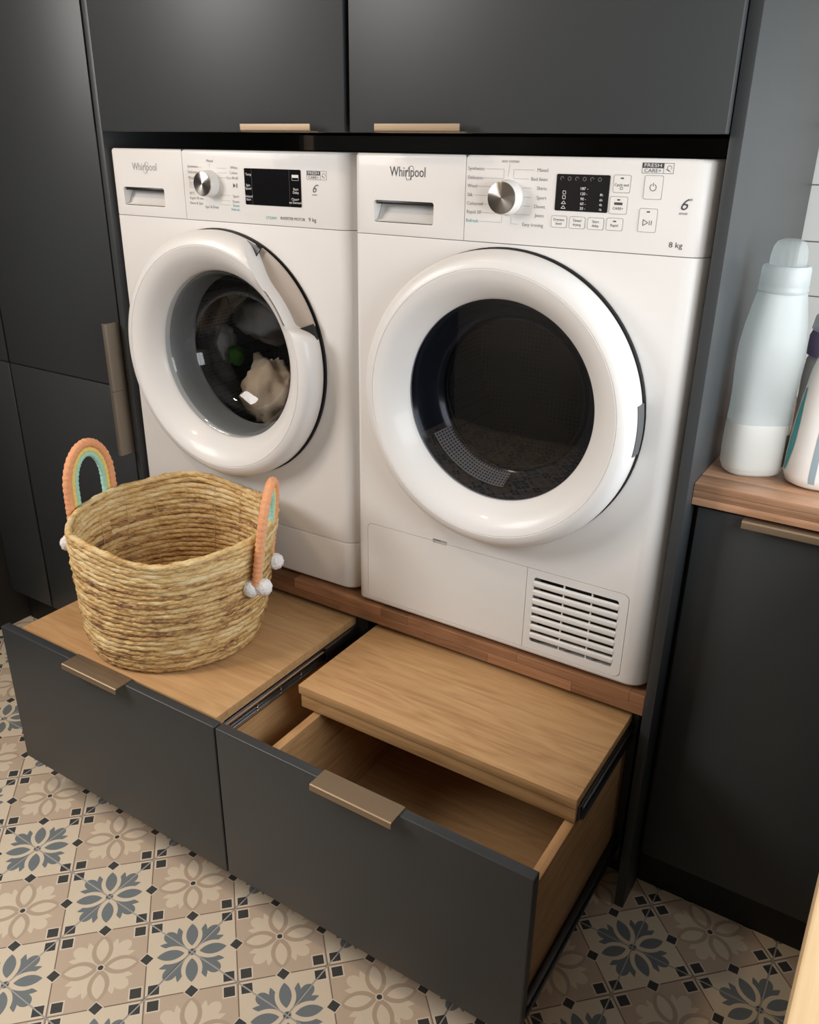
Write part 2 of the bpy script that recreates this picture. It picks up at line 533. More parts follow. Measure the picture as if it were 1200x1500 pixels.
# ------------------------------------------------------------------ the setting
floor = box('floor', -1.36, 1.38, -2.40, 0.66, -0.06, -0.0009, 'grout', None, 0); tag(floor, kind='structure')
floor_tile_mat(P)
bm = bmesh.new(); add_box(bm, -P / 2 + 0.0013, P / 2 - 0.0013, -P / 2 + 0.0013, P / 2 - 0.0013, -0.012, 0.0)
bmesh.ops.bevel(bm, geom=[e for e in bm.edges if all(v.co.z > -0.001 for v in e.verts)], offset=0.0008, segments=1, affect='EDGES')
tile_me = bpy.data.meshes.new('tile'); bmesh.ops.recalc_face_normals(bm, faces=bm.faces); bm.to_mesh(tile_me); bm.free(); tile_me.materials.append(M['floor_tile'])
for i in range(-5, 10):
    for j in range(-8, 5):
        cx, cy = TX + (i + .5) * P, TY + (j + .5) * P
        if -1.25 < cx < 1.3 and -2.3 < cy < 0.30:
            o = link('tile', tile_me, None, floor); o.location = (cx, cy, random.uniform(-0.0003, 0.0003))

tag(box('ceiling', -1.36, 1.38, -2.40, 0.70, 2.50, 2.56, 'ceiling_paint', None, 0), kind='structure')
wb = box('wall_back', -1.36, 1.38, 0.64, 0.70, 0, 2.50, 'grout', None, 0); tag(wb, kind='structure')
TW, TH = 0.300, 0.1025
bm = bmesh.new(); add_box(bm, 0.001, TW - 0.001, -0.012, 0, 0.001, TH - 0.001, 0.0012, 2)
wt_me = bpy.data.meshes.new('wall_tile'); bmesh.ops.recalc_face_normals(bm, faces=bm.faces); bm.to_mesh(wt_me); bm.free(); wt_me.materials.append(M['wall_tile'])
for r in range(-2, 6):
    for cidx in range(3):
        o = link('tile', wt_me, None, wb)
        o.location = (0.615 + cidx * TW - (0.15 if r % 2 else 0) + (0.15 if r % 2 else 0), 0.6405, 1.0766 + r * TH)
# right wall with the window opening
tag(boxes('wall_right', [(1.30, 1.38, -2.40, -1.04, 0, 2.5), (1.30, 1.38, 0.38, 0.64, 0, 2.5), (1.30, 1.38, -1.04, 0.38, 0, 0.95), (1.30, 1.38, -1.04, 0.38, 1.57, 2.5)], 'wall_paint', None, 0), kind='structure')
tag(boxes('window_1', [(1.285, 1.325, -1.04, -1.01, 0.95, 1.57), (1.285, 1.325, 0.35, 0.38, 0.95, 1.57), (1.285, 1.325, -1.01, 0.35, 0.95, 0.98), (1.285, 1.325, -1.01, 0.35, 1.54, 1.57)], 'window_white', None, 0.003), kind='structure')
tag(boxes('wall_left', [(-1.36, -1.28, -0.92, 0.64, 0, 2.5), (-1.36, -1.28, -2.40, -1.78, 0, 2.5), (-1.36, -1.28, -1.78, -0.92, 2.12, 2.5), (-1.36, -1.28, -1.78, -0.92, 0, 1.33)], 'dark_wall', None, 0), kind='structure')
tag(boxes('fill_window_frame', [(-1.31, -1.27, -0.95, -0.92, 1.33, 2.12), (-1.31, -1.27, -1.78, -1.75, 1.33, 2.12), (-1.31, -1.27, -1.75, -0.95, 2.09, 2.12), (-1.31, -1.27, -1.75, -0.95, 1.33, 1.36)], 'window_white', None, 0.002), kind='structure')  # frame of an unseen opening added around the left fill
tag(box('wall_front', -1.28, 1.30, -2.40, -2.32, 0, 2.5, 'wall_paint', None, 0), kind='structure')

# ------------------------------------------------------------------ handles: folded metal strip over the edge of a door
def handle(parent, width, frame, mat='bronze', depth=0.040, lip=0.0115):
    """profile in (p, q): p from the back of the door edge towards the room, q towards the lip; frame = (origin, along, p_dir, q_dir)"""
    th = 0.0022; r = 0.0035
    pr = [(0, 0), (depth - r, 0)]
    for i in range(1, 5):
        a = math.radians(90 * i / 4); pr.append((depth - r + r * math.sin(a), r - r * math.cos(a)))
    pr.append((depth, lip)); pr.append((depth - th, lip))
    r2 = r - th
    for i in range(0, 5):
        a = math.radians(90 - 90 * i / 4); pr.append((depth - r + r2 * math.sin(a), r - r2 * math.cos(a)))
    pr.append((0, th))
    o, ax, pd, qd = [Vector(x) for x in frame]
    n = len(pr); v = []; f = []
    for s in (-width / 2, width / 2):
        for a, b in pr: v.append(tuple(o + ax * s + pd * a + qd * b))
    f.append(tuple(range(n))); f.append(tuple(reversed(range(n, 2 * n))))
    for i in range(n): f.append((i, (i + 1) % n, (i + 1) % n + n, i + n))
    return from_py('handle', v, f, mat, parent, 30)

# ------------------------------------------------------------------ upper cabinets
def upper_cabinet(x0, x1, hx, label):
    t = empty('upper_cabinet', ((x0 + x1) / 2, 0.3, 1.357))
    cx = (x0 + x1) / 2
    L = lambda x: x - cx
    box('cabinet_body', L(x0) + 0.002, L(x1) - 0.002, YF + 0.021 - 0.3, 0.33, 0.004, 1.10, 'dark_carcass', t, 0)
    d = box('cabinet_door', L(x0) + 0.001, L(x1) - 0.001, YF - 0.3, YF + 0.019 - 0.3, 0.0, 1.10, 'anthracite', t, 0.0015)
    handle(d, 0.152, ((hx - cx, YF + 0.018 - 0.3, -0.0003), (1, 0, 0), (0, -1, 0), (0, 0, 1)), lip=0.0125)
    tag(t, label, 'cabinet', 'upper cabinets above the machines')
upper_cabinet(-0.5945, 0.0, -0.131, 'dark grey upper cabinet with bronze handle above the washing machine')
upper_cabinet(0.0085, 0.6030, 0.149, 'dark grey upper cabinet with copper-lit handle above the tumble dryer')

# ------------------------------------------------------------------ side panels of the niche
YL = 0.0
pl = box('side_panel', XL - 0.0165, XL, YL, 0.62, 0.0, 2.46, 'anthracite', None, 0.001)
tag(pl, 'narrow dark grey upright panel edge left of the washing machine', 'panel')
pr_ = box('side_panel', XR, 0.6205, -0.008, 0.62, 0.0, 2.46, 'anthracite', None, 0.001)
tag(pr_, 'tall grey side panel between the tumble dryer and the detergent counter', 'panel')

# ------------------------------------------------------------------ tall cabinets on the left
def tall_cabinet(x0, x1, label, handles=True):
    t = empty('tall_cabinet', ((x0 + x1) / 2, 0.3, 0)); cx = (x0 + x1) / 2; L = lambda x: x - cx
    box('cabinet_body', L(x0) + 0.001, L(x1) - 0.001, YL + 0.021 - 0.3, 0.33, 0.11, 2.46, 'dark_carcass', t, 0)
    box('plinth', L(x0) + 0.001, L(x1) - 0.001, 0.045 - 0.3, 0.065 - 0.3, 0, 0.105, 'dark_carcass', t, 0)
    up = box('cabinet_door', L(x0) + 0.0015, L(x1) - 0.0035, YL - 0.3, YL + 0.019 - 0.3, 0.8255, 2.46, 'anthracite', t, 0.0015)
    lo = box('cabinet_door', L(x0) + 0.0015, L(x1) - 0.0035, YL - 0.3, YL + 0.019 - 0.3, 0.115, 0.8225, 'anthracite', t, 0.0015)
    if handles:
        handle(up, 0.151, ((L(x1) - 0.0030, YL + 0.018 - 0.3, 0.8245 + 0.0755), (0, 0, 1), (0, -1, 0), (-1, 0, 0)), 'bronze_upright', 0.055, 0.011)
        handle(lo, 0.151, ((L(x1) - 0.0030, YL + 0.018 - 0.3, 0.8235 - 0.0755), (0, 0, 1), (0, -1, 0), (-1, 0, 0)), 'bronze_upright', 0.055, 0.011)
    tag(t, label, 'cabinet')
tall_cabinet(-1.080, -0.6415, 'tall dark cabinet with long upright metal handles left of the washing machine')
tall_cabinet(-1.275, -1.083, 'black tall cabinet at the far left edge behind the basket', False)

# ------------------------------------------------------------------ shelf under the machines (solid wood staves)
sh = empty('shelf', (0.0, 0.3, ZS - 0.040))
tag(sh, 'walnut butcher block shelf carrying the washing machine and the dryer', 'shelf')
SY0, SY1 = -0.0035 - 0.3, 0.31
box('shelf_core', XL + 0.001, XR - 0.001, SY0 + 0.030, SY1, 0.0, 0.040, 'walnut', sh, 0)
def staves(z0, z1, cuts):
    for a, b in zip(cuts[:-1], cuts[1:]):
        box('stave', a + 0.0001, b - 0.0001, SY0, SY0 + 0.0300, z0, z1, 'walnut', sh, 0.0005, 1)
staves(0.0201, 0.040, [XL + 0.001, -0.34, -0.17, 0.055, 0.12, 0.36, 0.575, XR - 0.001])
staves(0.0, 0.0199, [XL + 0.001, -0.27, -0.05, 0.16, 0.30, 0.47, XR - 0.001])

# ------------------------------------------------------------------ drawer cabinets under the shelf
def runner(parent, x0, x1, y0, y1, z0, z1, dirx, light=True):
    """telescopic runner on the side of a board: outer channel, bright inner rail with slots and rivets"""
    xs = sorted((x0, x1))
    o = boxes('runner', [(xs[0], xs[1], y0, y1, z0, z0 + 0.004), (xs[0], xs[1], y0, y1, z1 - 0.004, z1),
                         (xs[0] if dirx > 0 else xs[1] - 0.002, xs[0] + 0.002 if dirx > 0 else xs[1], y0, y1, z0, z1)], 'dark_steel', parent, 0.0006)
    return o

def drawer_cabinet(x0, x1, bx0, bx1, dx0, dx1, board_y0, label):
    """x0,x1 front; bx board; dx drawer box"""
    cx = (x0 + x1) / 2; CY = 0.25
    t = empty('drawer_cabinet', (cx, CY, 0)); L = lambda x: x - cx
    tag(t, label, 'cabinet', 'drawer cabinets under the machines')
    # carcass behind the opening
    boxes('cabinet_body', [(L(max(x0, XL + 0.002)), L(x0) + 0.015, 0.012 - CY, 0.58 - CY, 0.09, 0.4375),
                           (L(x1) - 0.011, L(x1) + 0.003, 0.012 - CY, 0.58 - CY, 0.09, 0.4375),
                           (L(x0) + 0.015, L(x1) - 0.011, 0.565 - CY, 0.58 - CY, 0.09, 0.4375),
                           (L(x0) + 0.015, L(x1) - 0.011, 0.012 - CY, 0.565 - CY, 0.09, 0.104)], 'dark_carcass', t, 0)
    box('plinth', L(max(x0, XL + 0.002)), L(x1), 0.075 - CY, 0.090 - CY, 0, 0.089, 'dark_carcass', t, 0)
    # drawer box
    ZT = 0.372; ZB = 0.118; fy = -0.4010 - CY; by = 0.10 - CY
    dl, dr = L(dx0), L(dx1)
    dw = boxes('drawer', [(dl, dl + 0.0165, fy, by, ZB, ZT), (dr - 0.0165, dr, fy, by, ZB, ZT),
                          (dl + 0.0165, dr - 0.0165, by - 0.0165, by, ZB, ZT)], 'oak_side', t, 0.0008)
    box('drawer_bottom', dl + 0.0165, dr - 0.0165, fy, by - 0.0165, ZB + 0.010, ZB + 0.018, 'oak', dw, 0)
    box('drawer_front', L(x0), L(x1), fy - 0.0195, fy - 0.0001, 0.095, 0.4255, 'anthracite', dw, 0.0025, 3)
    # runners of the drawer
    for sx, d in ((dr + 0.001, 1), (dl - 0.013, -1)):
        runner(dw, sx, sx + 0.011, fy + 0.004, by + 0.2, 0.120, 0.152, d)
    # pull-out board
    b0, b1 = L(bx0), L(bx1); y0 = board_y0 - CY; y1 = y0 + 0.50
    bd = box('pull_out_board', b0, b1, y0, y1, 0.4075, 0.4260, 'oak', t, 0.0014)
    box('board_apron', b0 + 0.003, b1 - 0.001, y0 + 0.0035, y0 + 0.0195, 0.3775, 0.4072, 'oak', bd, 0.001)
    for a in (b0 + 0.004, b1 - 0.020):
        box('board_rail', a, a + 0.016, y0 + 0.0200, y1, 0.3775, 0.4072, 'oak_side', bd, 0.0008)
    return t, dw, bd, L, CY, fy

t, dw, bd, L, CY, fy = drawer_cabinet(-0.6030, -0.0055, -0.5620, -0.0200, -0.560, -0.0235, -0.3990, 'dark fronted drawer cabinet with pull-out oak board under the basket')
handle(dw, 0.152, ((L(-0.3045), fy - 0.0005, 0.4279), (1, 0, 0), (0, -1, 0), (0, 0, -1)), depth=0.0405)
# telescopic runner seen beside the left board
rx = L(-0.0195)
r1 = boxes('runner', [(rx - 0.004, rx + 0.0005, -0.396 - CY, 0.08 - CY, 0.3775, 0.4055)], 'dark_steel', bd, 0.0008)
boxes('runner_rail', [(rx + 0.0005, rx + 0.0065, -0.392 - CY, 0.05 - CY, 0.3785, 0.3835), (rx + 0.0005, rx + 0.0065, -0.392 - CY, 0.05 - CY, 0.3995, 0.4035)], 'chrome', bd, 0.0006)
boxes('runner_channel', [(rx + 0.0066, rx + 0.0090, -0.10 - CY, 0.30 - CY, 0.3760, 0.4065), (rx + 0.0005, rx + 0.0090, -0.10 - CY, 0.30 - CY, 0.4066, 0.4085)], 'dark_steel', bd, 0.0005)
for k, yy in enumerate((-0.375, -0.30, -0.235, -0.175)):
    lathe = boxes('rivet', [(rx + 0.0005, rx + 0.0022, yy - CY, yy + 0.004 - CY, 0.386, 0.397)], 'chrome', bd, 0.0004)
box('runner_stop', rx + 0.0005, rx + 0.010, -0.398 - CY, -0.389 - CY, 0.378, 0.395, 'steel', bd, 0.0008)

t, dw, bd, L, CY, fy = drawer_cabinet(-0.0025, 0.5910, 0.0360, 0.5815, 0.0640, 0.5790, -0.2450, 'dark fronted drawer cabinet with open oak drawer under the dryer')
handle(dw, 0.152, ((L(0.2950), fy - 0.0005, 0.4279), (1, 0, 0), (0, -1, 0), (0, 0, -1)), depth=0.0405)
rx = L(0.5815)
boxes('runner', [(rx - 0.0005, rx + 0.003, -0.235 - CY, 0.22 - CY, 0.3790, 0.4060)], 'dark_steel', bd, 0.0006)
boxes('runner_rail', [(rx + 0.003, rx + 0.0080, -0.23 - CY, 0.20 - CY, 0.3785, 0.3835), (rx + 0.003, rx + 0.0080, -0.23 - CY, 0.20 - CY, 0.3995, 0.4040)], 'dark_steel', bd, 0.0006)

# ------------------------------------------------------------------ counter and base cabinet on the right
ct = empty('counter', (0.95, 0.33, 0.8315)); tag(ct, 'walnut counter with the detergent bottles beside the grey side panel', 'counter')
CYF = 0.0265
for k, (z0, z1) in enumerate(((0.0, 0.0125), (0.0127, 0.0240), (0.0242, 0.0360))):
    box('stave', 0.6210 - 0.95, 1.285 - 0.95, CYF - 0.33, CYF + 0.045 - 0.33, z0, z1, 'walnut_counter', ct, 0.0006 if k < 2 else 0.0012)
for k in range(11):
    box('stave', 0.6210 - 0.95, 1.285 - 0.95, CYF + 0.0452 + k * 0.05 - 0.33, CYF + 0.095 + k * 0.05 - 0.33, 0.0, 0.0360, 'walnut_counter', ct, 0.0003, 1)
bc = empty('base_cabinet', (0.95, 0.33, 0)); tag(bc, 'black base cabinet with bronze handle under the walnut counter', 'cabinet')
box('cabinet_body', 0.6212 - 0.95, 1.285 - 0.95, 0.062 - 0.33, 0.30, 0.10, 0.830, 'dark_carcass', bc, 0)
box('plinth', 0.6212 - 0.95, 1.285 - 0.95, 0.078 - 0.33, 0.095 - 0.33, 0, 0.099, 'dark_carcass', bc, 0)
d = box('cabinet_door', 0.6290 - 0.95, 1.000 - 0.95, 0.040 - 0.33, 0.059 - 0.33, 0.105, 0.824, 'anthracite', bc, 0.0015)
handle(d, 0.30, ((0.700 + 0.15 - 0.95, 0.058 - 0.33, 0.8262), (1, 0, 0), (0, -1, 0), (0, 0, -1)), depth=0.040, lip=0.0125)
box('cabinet_door', 1.003 - 0.95, 1.285 - 0.95, 0.040 - 0.33, 0.059 - 0.33, 0.105, 0.824, 'anthracite', bc, 0.0015)

# pale wooden worktop close to the camera, right
wt = empty('worktop', (1.1, -1.0, 0)); tag(wt, 'pale wooden worktop edge in the bottom right corner near the camera', 'worktop')
box('worktop_board', -0.197, 0.19, -1.2, 0.98, 0.862, 0.900, 'light_pine', wt, 0.003)
box('worktop_base', -0.12, 0.19, -1.2, 0.95, 0.0, 0.861, 'dark_carcass', wt, 0)

# ------------------------------------------------------------------ the two machines
def fit_text(s, x0, x1, z, size, shear=0.0):
    """text stretched to run from x0 to x1"""
    V, F = text_geo([(s, 0, 0, size, 'LEFT', shear)], 0)
    a = min(v[0] for v in V); b = max(v[0] for v in V); k = (x1 - x0) / (b - a)
    return [(x0 + (v[0] - a) * k, v[1], z + v[2]) for v in V], F

def merge(V, F, V2, F2, y):
    b = len(V); V += [(v[0], y, v[2]) for v in V2]; F += [tuple(b + i for i in f) for f in F2]

RL = 0.012
def corner(cx, cy, r, a0):
    return [(cx + r * math.cos(math.radians(a0 + 90 * i / 8)), cy + r * math.sin(math.radians(a0 + 90 * i / 8))) for i in range(9)]

def outline(W, D, r):
    return [(0, D)] + corner(RL, RL, RL, 180) + corner(W - r, r, r, 270) + [(W, D)]

def sub_outline(W, D, r, xa, xb):
    """part of the machine outline between xa and xb (straight cuts)"""
    pts = [(0, D)] + corner(RL, RL, RL, 180) if xa <= 0 else [(xa, D), (xa, 0)]
    pts += corner(W - r, r, r, 270) + [(W, D)] if xb >= W else [(xb, 0), (xb, D)]
    return pts

def knob(parent, x, z, r=0.0235, h=0.021):
    k = lathe_y('knob', [(r + 0.0015, -0.0002), (r + 0.0015, -0.004), (r, -0.006), (r, -h + 0.002), (r - 0.002, -h), (0, -h)], 0, 0, 'white_plastic', parent, 64)
    k.location = (x, 0, z)
    c = lathe_y('knob_face', [(r - 0.001, -h + 0.0015), (r - 0.0012, -h - 0.0007), (r - 0.003, -h - 0.0012), (0, -h - 0.0012)], 0, 0, 'knob_metal', k, 64)
    return k

def six_logo(V, F, x, z, s, y):
    merge(V, F, *fit_text('6', x - 0.30 * s, x + 0.30 * s, z, s * 1.25, 0.30), y)
    merge(V, F, *fit_text('th', x + 0.30 * s, x + 0.55 * s, z + 0.42 * s, s * 0.30, 0.2), y)
    merge(V, F, *fit_text('SENSE', x - 0.42 * s, x + 0.30 * s, z - 0.66 * s, s * 0.22, 0.2), y)

def fresh_logo(parent, x0, x1, z0, z1, y):
    V, F = [], []
    xm = x0 + (x1 - x0) * 0.68; zm = (z0 + z1) / 2; wd = 0.0005
    flat_frame(V, F, x0, x1, z0, z1, wd, y)
    flat_rect(V, F, x0, xm, zm, z1, y)
    flat_rect(V, F, xm, xm + wd, z0, z1, y)
    merge(V, F, *fit_text('CARE+', x0 + 0.0035, xm - 0.003, (z0 + zm) / 2, (z1 - z0) * 0.46), y)
    flat_ring(V, F, (xm + x1) / 2 + 0.001, zm + 0.0005, (z1 - z0) * 0.22, 0.0006, y, -30, 280)
    flat_line(V, F, (xm + x1) / 2 - 0.004, zm - 0.001, (xm + x1) / 2 + 0.003, zm - 0.0045, 0.0006, y)
    from_py('fresh_badge', V, F, 'dark_print', parent, 0)
    V, F = fit_text('FRESH', x0 + 0.003, xm - 0.003, (zm + z1) / 2, (z1 - z0) * 0.46)
    from_py('fresh_badge_lettering', [(v[0], y - 0.0002, v[2]) for v in V], F, 'white_print', parent, 0)

def brand_logo(parent, x0, x1, z, size, mat, y):
    V, F = [], []
    merge(V, F, *fit_text('Whirlpool', x0, x1, z, size), y)
    k = (x1 - x0)
    flat_ring(V, F, x0 + 0.565 * k, z - 0.0010, 0.0065 * k / 0.068 * 1.75, 0.0008, y, 25, 335, 40, 0.52, math.radians(-24))
    return from_py('brand_logo', V, F, mat, parent, 0)

YT = -0.0004
W = 0.596; D = 0.57; RC = 0.034

def machine(kind, x0, y0, label, dz=0.0, Wm=W):
    t = empty('washing_machine' if kind == 'washer' else 'tumble_dryer', (x0, y0, ZS))
    tag(t, label, 'washing machine' if kind == 'washer' else 'tumble dryer')
    dcx, dcz = (0.2930, 0.4690) if kind == 'dryer' else (0.2850, 0.4620)
    W_ = Wm
    # casing with porthole and drum cavity
    zb = 0.0085
    body = prism('casing', outline(W_, D, RC), zb if kind == 'dryer' else 0.1135, 0.7212, 'white_enamel', t, 0.0008, 0.006 if kind == 'dryer' else 0.0006, 3)
    c = [lathe_y('c', [(0, -0.05), (0.1735, -0.05), (0.1735, 0.07), (0.25, 0.07), (0.25, 0.42), (0, 0.42)], dcx, dcz, None, None, 96)]
    if kind == 'dryer':
        c.append(plate('c', rrect(0.0228, 0.5530, 0.0185, 0.1822, 0.012), [], -0.02, 0.004, None))
        c.append(plate('c', rrect(0.375, 0.542, 0.028, 0.171, 0.006), [], -0.01, 0.05, None))
        c.append(plate('c', rrect(0.172, 0.203, 0.178, 0.1865, 0.001), [], -0.01, 0.012, None))
    cut(body, c)
    # feet
    for fx in (0.06, W_ - 0.06):
        for fy_ in (0.07, 0.5):
            ft = lathe_z('foot', [(0, 0.0), (0.02, 0.0), (0.02, 0.006), (0.012, 0.008), (0.012, 0.02), (0, 0.02)], 'black_plastic', t, 20); ft.location = (fx, fy_, 0)
    if kind == 'washer':
        prism('plinth', outline(W_, D, RC), zb, 0.1120, 'white_enamel', t, 0.0006, 0.005, 3)
    prism('seam_core', sub_outline(W_ - 0.006, D - 0.02, RC, 0, 9), 0.7000, 0.7300, 'grey_print', t).location = (0.003, 0.003, 0)
    # console
    xs = 0.213 if kind == 'dryer' else 0.2000
    dd = prism('dispenser_drawer', sub_outline(W_, D, RC, 0, xs), 0.7224, 0.8480, 'white_enamel', t, 0.0055, 0.0006, 4)
    rz0, rz1 = 0.7420, 0.7765
    ra, rb = (0.0400, 0.1565) if kind == 'dryer' else (0.0300, 0.1450)
    cut(dd, [plate('c', rrect(ra, rb, rz0, rz1, 0.004), [], -0.02, 0.026, None)])
    # sloping scoop inside the recess and a black strip standing in for shade at its top
    from_py('grip_scoop', [(ra + .001, 0.001, rz0 + .0012), (rb - .001, 0.001, rz0 + .0012), (rb - .001, 0.012, rz0 + .004), (ra + .001, 0.012, rz0 + .004), (rb - .001, 0.0245, rz1 - .006), (ra + .001, 0.0245, rz1 - .006)],
            [(0, 1, 2, 3), (3, 2, 4, 5)], 'white_plastic', dd, 80)
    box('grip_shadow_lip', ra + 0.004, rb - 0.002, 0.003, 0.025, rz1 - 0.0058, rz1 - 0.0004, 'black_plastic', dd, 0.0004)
    cp = prism('control_panel', sub_outline(W_, D, RC, xs + 0.0012, W_), 0.7224, 0.8480, 'white_enamel', t, 0.0055, 0.0006, 4)
    # ---------------- door
    dr_ = empty_door = None
    gap = lathe_y('door_shadow_ring', [(0.1735, 0.0005), (0.1735, -0.007), (0.2440, -0.007), (0.2440, -0.0030), (0.2484, -0.0030), (0.2484, 0.0005)], dcx, dcz, 'black_plastic', t, 96)  # black ring made to draw the shadow gap behind the door
    prof = [(0.2370, -0.0060), (0.2440, -0.0062), (0.2462, -0.0120), (0.2468, -0.0240), (0.2450, -0.0360), (0.2400, -0.0455), (0.2320, -0.0515), (0.2235, -0.0540),
            (0.2216, -0.0542), (0.2210, -0.0532), (0.2200, -0.0532), (0.2194, -0.0541), (0.2100, -0.0515), (0.1990, -0.0450), (0.1885, -0.0350), (0.1800, -0.0250), (0.1740, -0.0175), (0.1715, -0.0135), (0.1700, -0.0095), (0.1695, 0.0040)]
    A0, A1 = math.radians(14.5), math.radians(70.5)
    def fr(a, k, r, y):
        if kind != 'washer' or r < 0.200: return r, y
        if A0 < a < A1:
            tt = (a - A0) / (A1 - A0)
            s = min(1.0, 5.0 * tt) if tt < .4 else math.sin(PI * 0.5 * min(1.0, (1 - tt) / 0.55)); s = s * s * (3 - 2 * s)
            return min(r, 0.2468 - 0.0370 * s), y
        return r, y
    door = lathe_y('door', prof, dcx, dcz, 'white_enamel', t, 192, False, 50, fr)
    if kind == 'washer':
        # hollow behind the grip: dished strip with a reflection put into its beige colour, dark ends
        def arc_plate(name, a0, a1, r0, r1, y0, y1, mat, n=24):
            v = []; f = []
            for i in range(n + 1):
                a = a0 + (a1 - a0) * i / n
                for r, y in ((r0, y0), ((r0 + r1) / 2, (y0 + y1) / 2 + 0.002), (r1, y1), (r1, y1 + 0.003), (r0, y0 + 0.003)):
                    v.append((dcx + r * math.cos(a), y, dcz + r * math.sin(a)))
            for i in range(n):
                for k in range(5):
                    l = (k + 1) % 5; f.append((i * 5 + k, i * 5 + l, (i + 1) * 5 + l, (i + 1) * 5 + k))
            f.append((0, 1, 2, 3, 4)); f.append(tuple(n * 5 + q for q in (4, 3, 2, 1, 0)))
            return from_py(name, v, f, mat, door, 40)
        arc_plate('grip_hollow', math.radians(21), math.radians(63), 0.196, 0.2462, -0.0230, -0.0105, 'grip_reflect_tone')
        arc_plate('grip_end', math.radians(62), math.radians(70), 0.212, 0.2466, -0.0340, -0.0200, 'black_plastic', 8)
        arc_plate('grip_end', math.radians(15), math.radians(22), 0.212, 0.2466, -0.0250, -0.0140, 'black_plastic', 8)
    else:
        v = []; f = []; n = 16; pp = [(0.2440, -0.0330), (0.2470, -0.0325), (0.2482, -0.0240), (0.2478, -0.0080), (0.2440, -0.0080)]
        for i in range(n + 1):
            a = math.radians(-9.0 + 18.6 * i / n)
            for r, y in pp: v.append((dcx + r * math.cos(a), y, dcz + r * math.sin(a)))
        for i in range(n):
            for k in range(5): f.append((i * 5 + k, i * 5 + (k + 1) % 5, (i + 1) * 5 + (k + 1) % 5, (i + 1) * 5 + k))
        f.append((0, 1, 2, 3, 4)); f.append(tuple(n * 5 + q for q in (4, 3, 2, 1, 0)))
        from_py('grip', v, f, 'rubber', door, 40)
    # ---------------- inside
    if kind == 'washer':
        lathe_y('door_glass', [(0.1703, -0.0095), (0.1660, -0.0085), (0.1610, 0.0000), (0.1560, 0.0180), (0.1490, 0.0400), (0.1370, 0.0620), (0.1180, 0.0790), (0.0880, 0.0880), (0.0450, 0.0915), (0, 0.0925)], dcx, dcz, 'washer_glass', door, 96, False, 60)
        lathe_y('gasket', [(0.1730, 0.0010), (0.1660, 0.0100), (0.1650, 0.0200), (0.1610, 0.0280), (0.1630, 0.0400), (0.1560, 0.0560), (0.1600, 0.0680), (0.2490, 0.0720)], dcx, dcz, 'gasket', t, 96)
        lathe_y('drum', [(0.1750, 0.0900), (0.2450, 0.0950), (0.2470, 0.4000), (0.1500, 0.4100), (0, 0.4050)], dcx, dcz, 'drum_steel', t, 96, False, 30)
    else:
        lathe_y('door_glass', [(0.1703, -0.0095), (0.1400, -0.0120), (0.1000, -0.0145), (0.0500, -0.0160), (0, -0.0165)], dcx, dcz, 'dryer_glass', door, 96, False, 60)
        lathe_y('door_bowl', [(0.1690, -0.0060), (0.1620, 0.0020), (0.1560, 0.0220), (0.1480, 0.0440), (0.1360, 0.0560), (0.1310, 0.0580), (0.1290, 0.0560)], dcx, dcz, 'bowl_plastic', door, 96, False, 60)
        lathe_y('bowl_rim', [(0.1345, 0.0540), (0.1330, 0.0510), (0.1300, 0.0500), (0.1285, 0.0530), (0.1290, 0.0570)], dcx, dcz, 'dark_steel', door, 96, False, 60)  # steel ring added to give the bowl lip its highlight
        lathe_y('inner_window', [(0.1300, 0.0570), (0.0900, 0.0640), (0.0400, 0.0670), (0, 0.0675)], dcx, dcz, 'washer_glass', door, 96, False, 60)
        lathe_y('drum_collar', [(0.1730, 0.0010), (0.1720, 0.0700), (0.2490, 0.0720)], dcx, dcz, 'black_plastic', t, 96)
        lathe_y('drum', [(0.1750, 0.0900), (0.2450, 0.0950), (0.2470, 0.4000), (0.1500, 0.4100), (0, 0.4050)], dcx, dcz, 'dryer_drum', t, 96, False, 30)
        # perforated lint grid low in the door bowl
        v = []; f = []; n = 20; m = 6
        for i in range(n + 1):
            a = math.radians(212 + 62 * i / n)
            for k in range(m + 1):
                r = 0.1535 - 0.0155 * k / m; y = 0.014 + 0.036 * k / m - 0.004
                v.append((dcx + r * math.cos(a), y, dcz + r * math.sin(a)))
        for i in range(n):
            for k in range(m): f.append((i * (m + 1) + k, i * (m + 1) + k + 1, (i + 1) * (m + 1) + k + 1, (i + 1) * (m + 1) + k))
        from_py('lint_grid', v, f, 'lint_grid', door, 60)
    return t, dd, cp, dcx, dcz

# materials of the insides
t = NT('drum_steel'); o = t.obj()
vor = t.n('ShaderNodeTexVoronoi'); t.set(vor.inputs['Vector'], o); vor.inputs['Scale'].default_value = 130
vor.inputs['Randomness'].default_value = 0.25
hole = t.math('LESS_THAN', vor.outputs['Distance'], 0.27)
p = t.principled(t.mix(hole, (0.32, 0.32, 0.33), (0.02, 0.02, 0.02)), 0.35, 0.9); t.surf(p.outputs[0]); M['drum_steel'] = t.mat
t = NT('dryer_drum'); o = t.obj()
vor = t.n('ShaderNodeTexVoronoi'); t.set(vor.inputs['Vector'], o); vor.inputs['Scale'].default_value = 110
vor.inputs['Randomness'].default_value = 0.2
hole = t.math('LESS_THAN', vor.outputs['Distance'], 0.27)
p = t.principled(t.mix(hole, (0.16, 0.145, 0.13), (0.02, 0.02, 0.02)), 0.4, 0.5); t.surf(p.outputs[0]); M['dryer_drum'] = t.mat
simple('bowl_plastic', (0.020, 0.023, 0.032), 0.15)
t = NT('lint_grid'); o = t.obj(); sp = t.n('ShaderNodeSeparateXYZ'); t.set(sp.inputs[0], t.mapping(o, (1, 1, 1), (-0.293, 0, -0.469)))
ang = t.math('ARCTAN2', S(t, sp.outputs[2]), S(t, sp.outputs[0]))
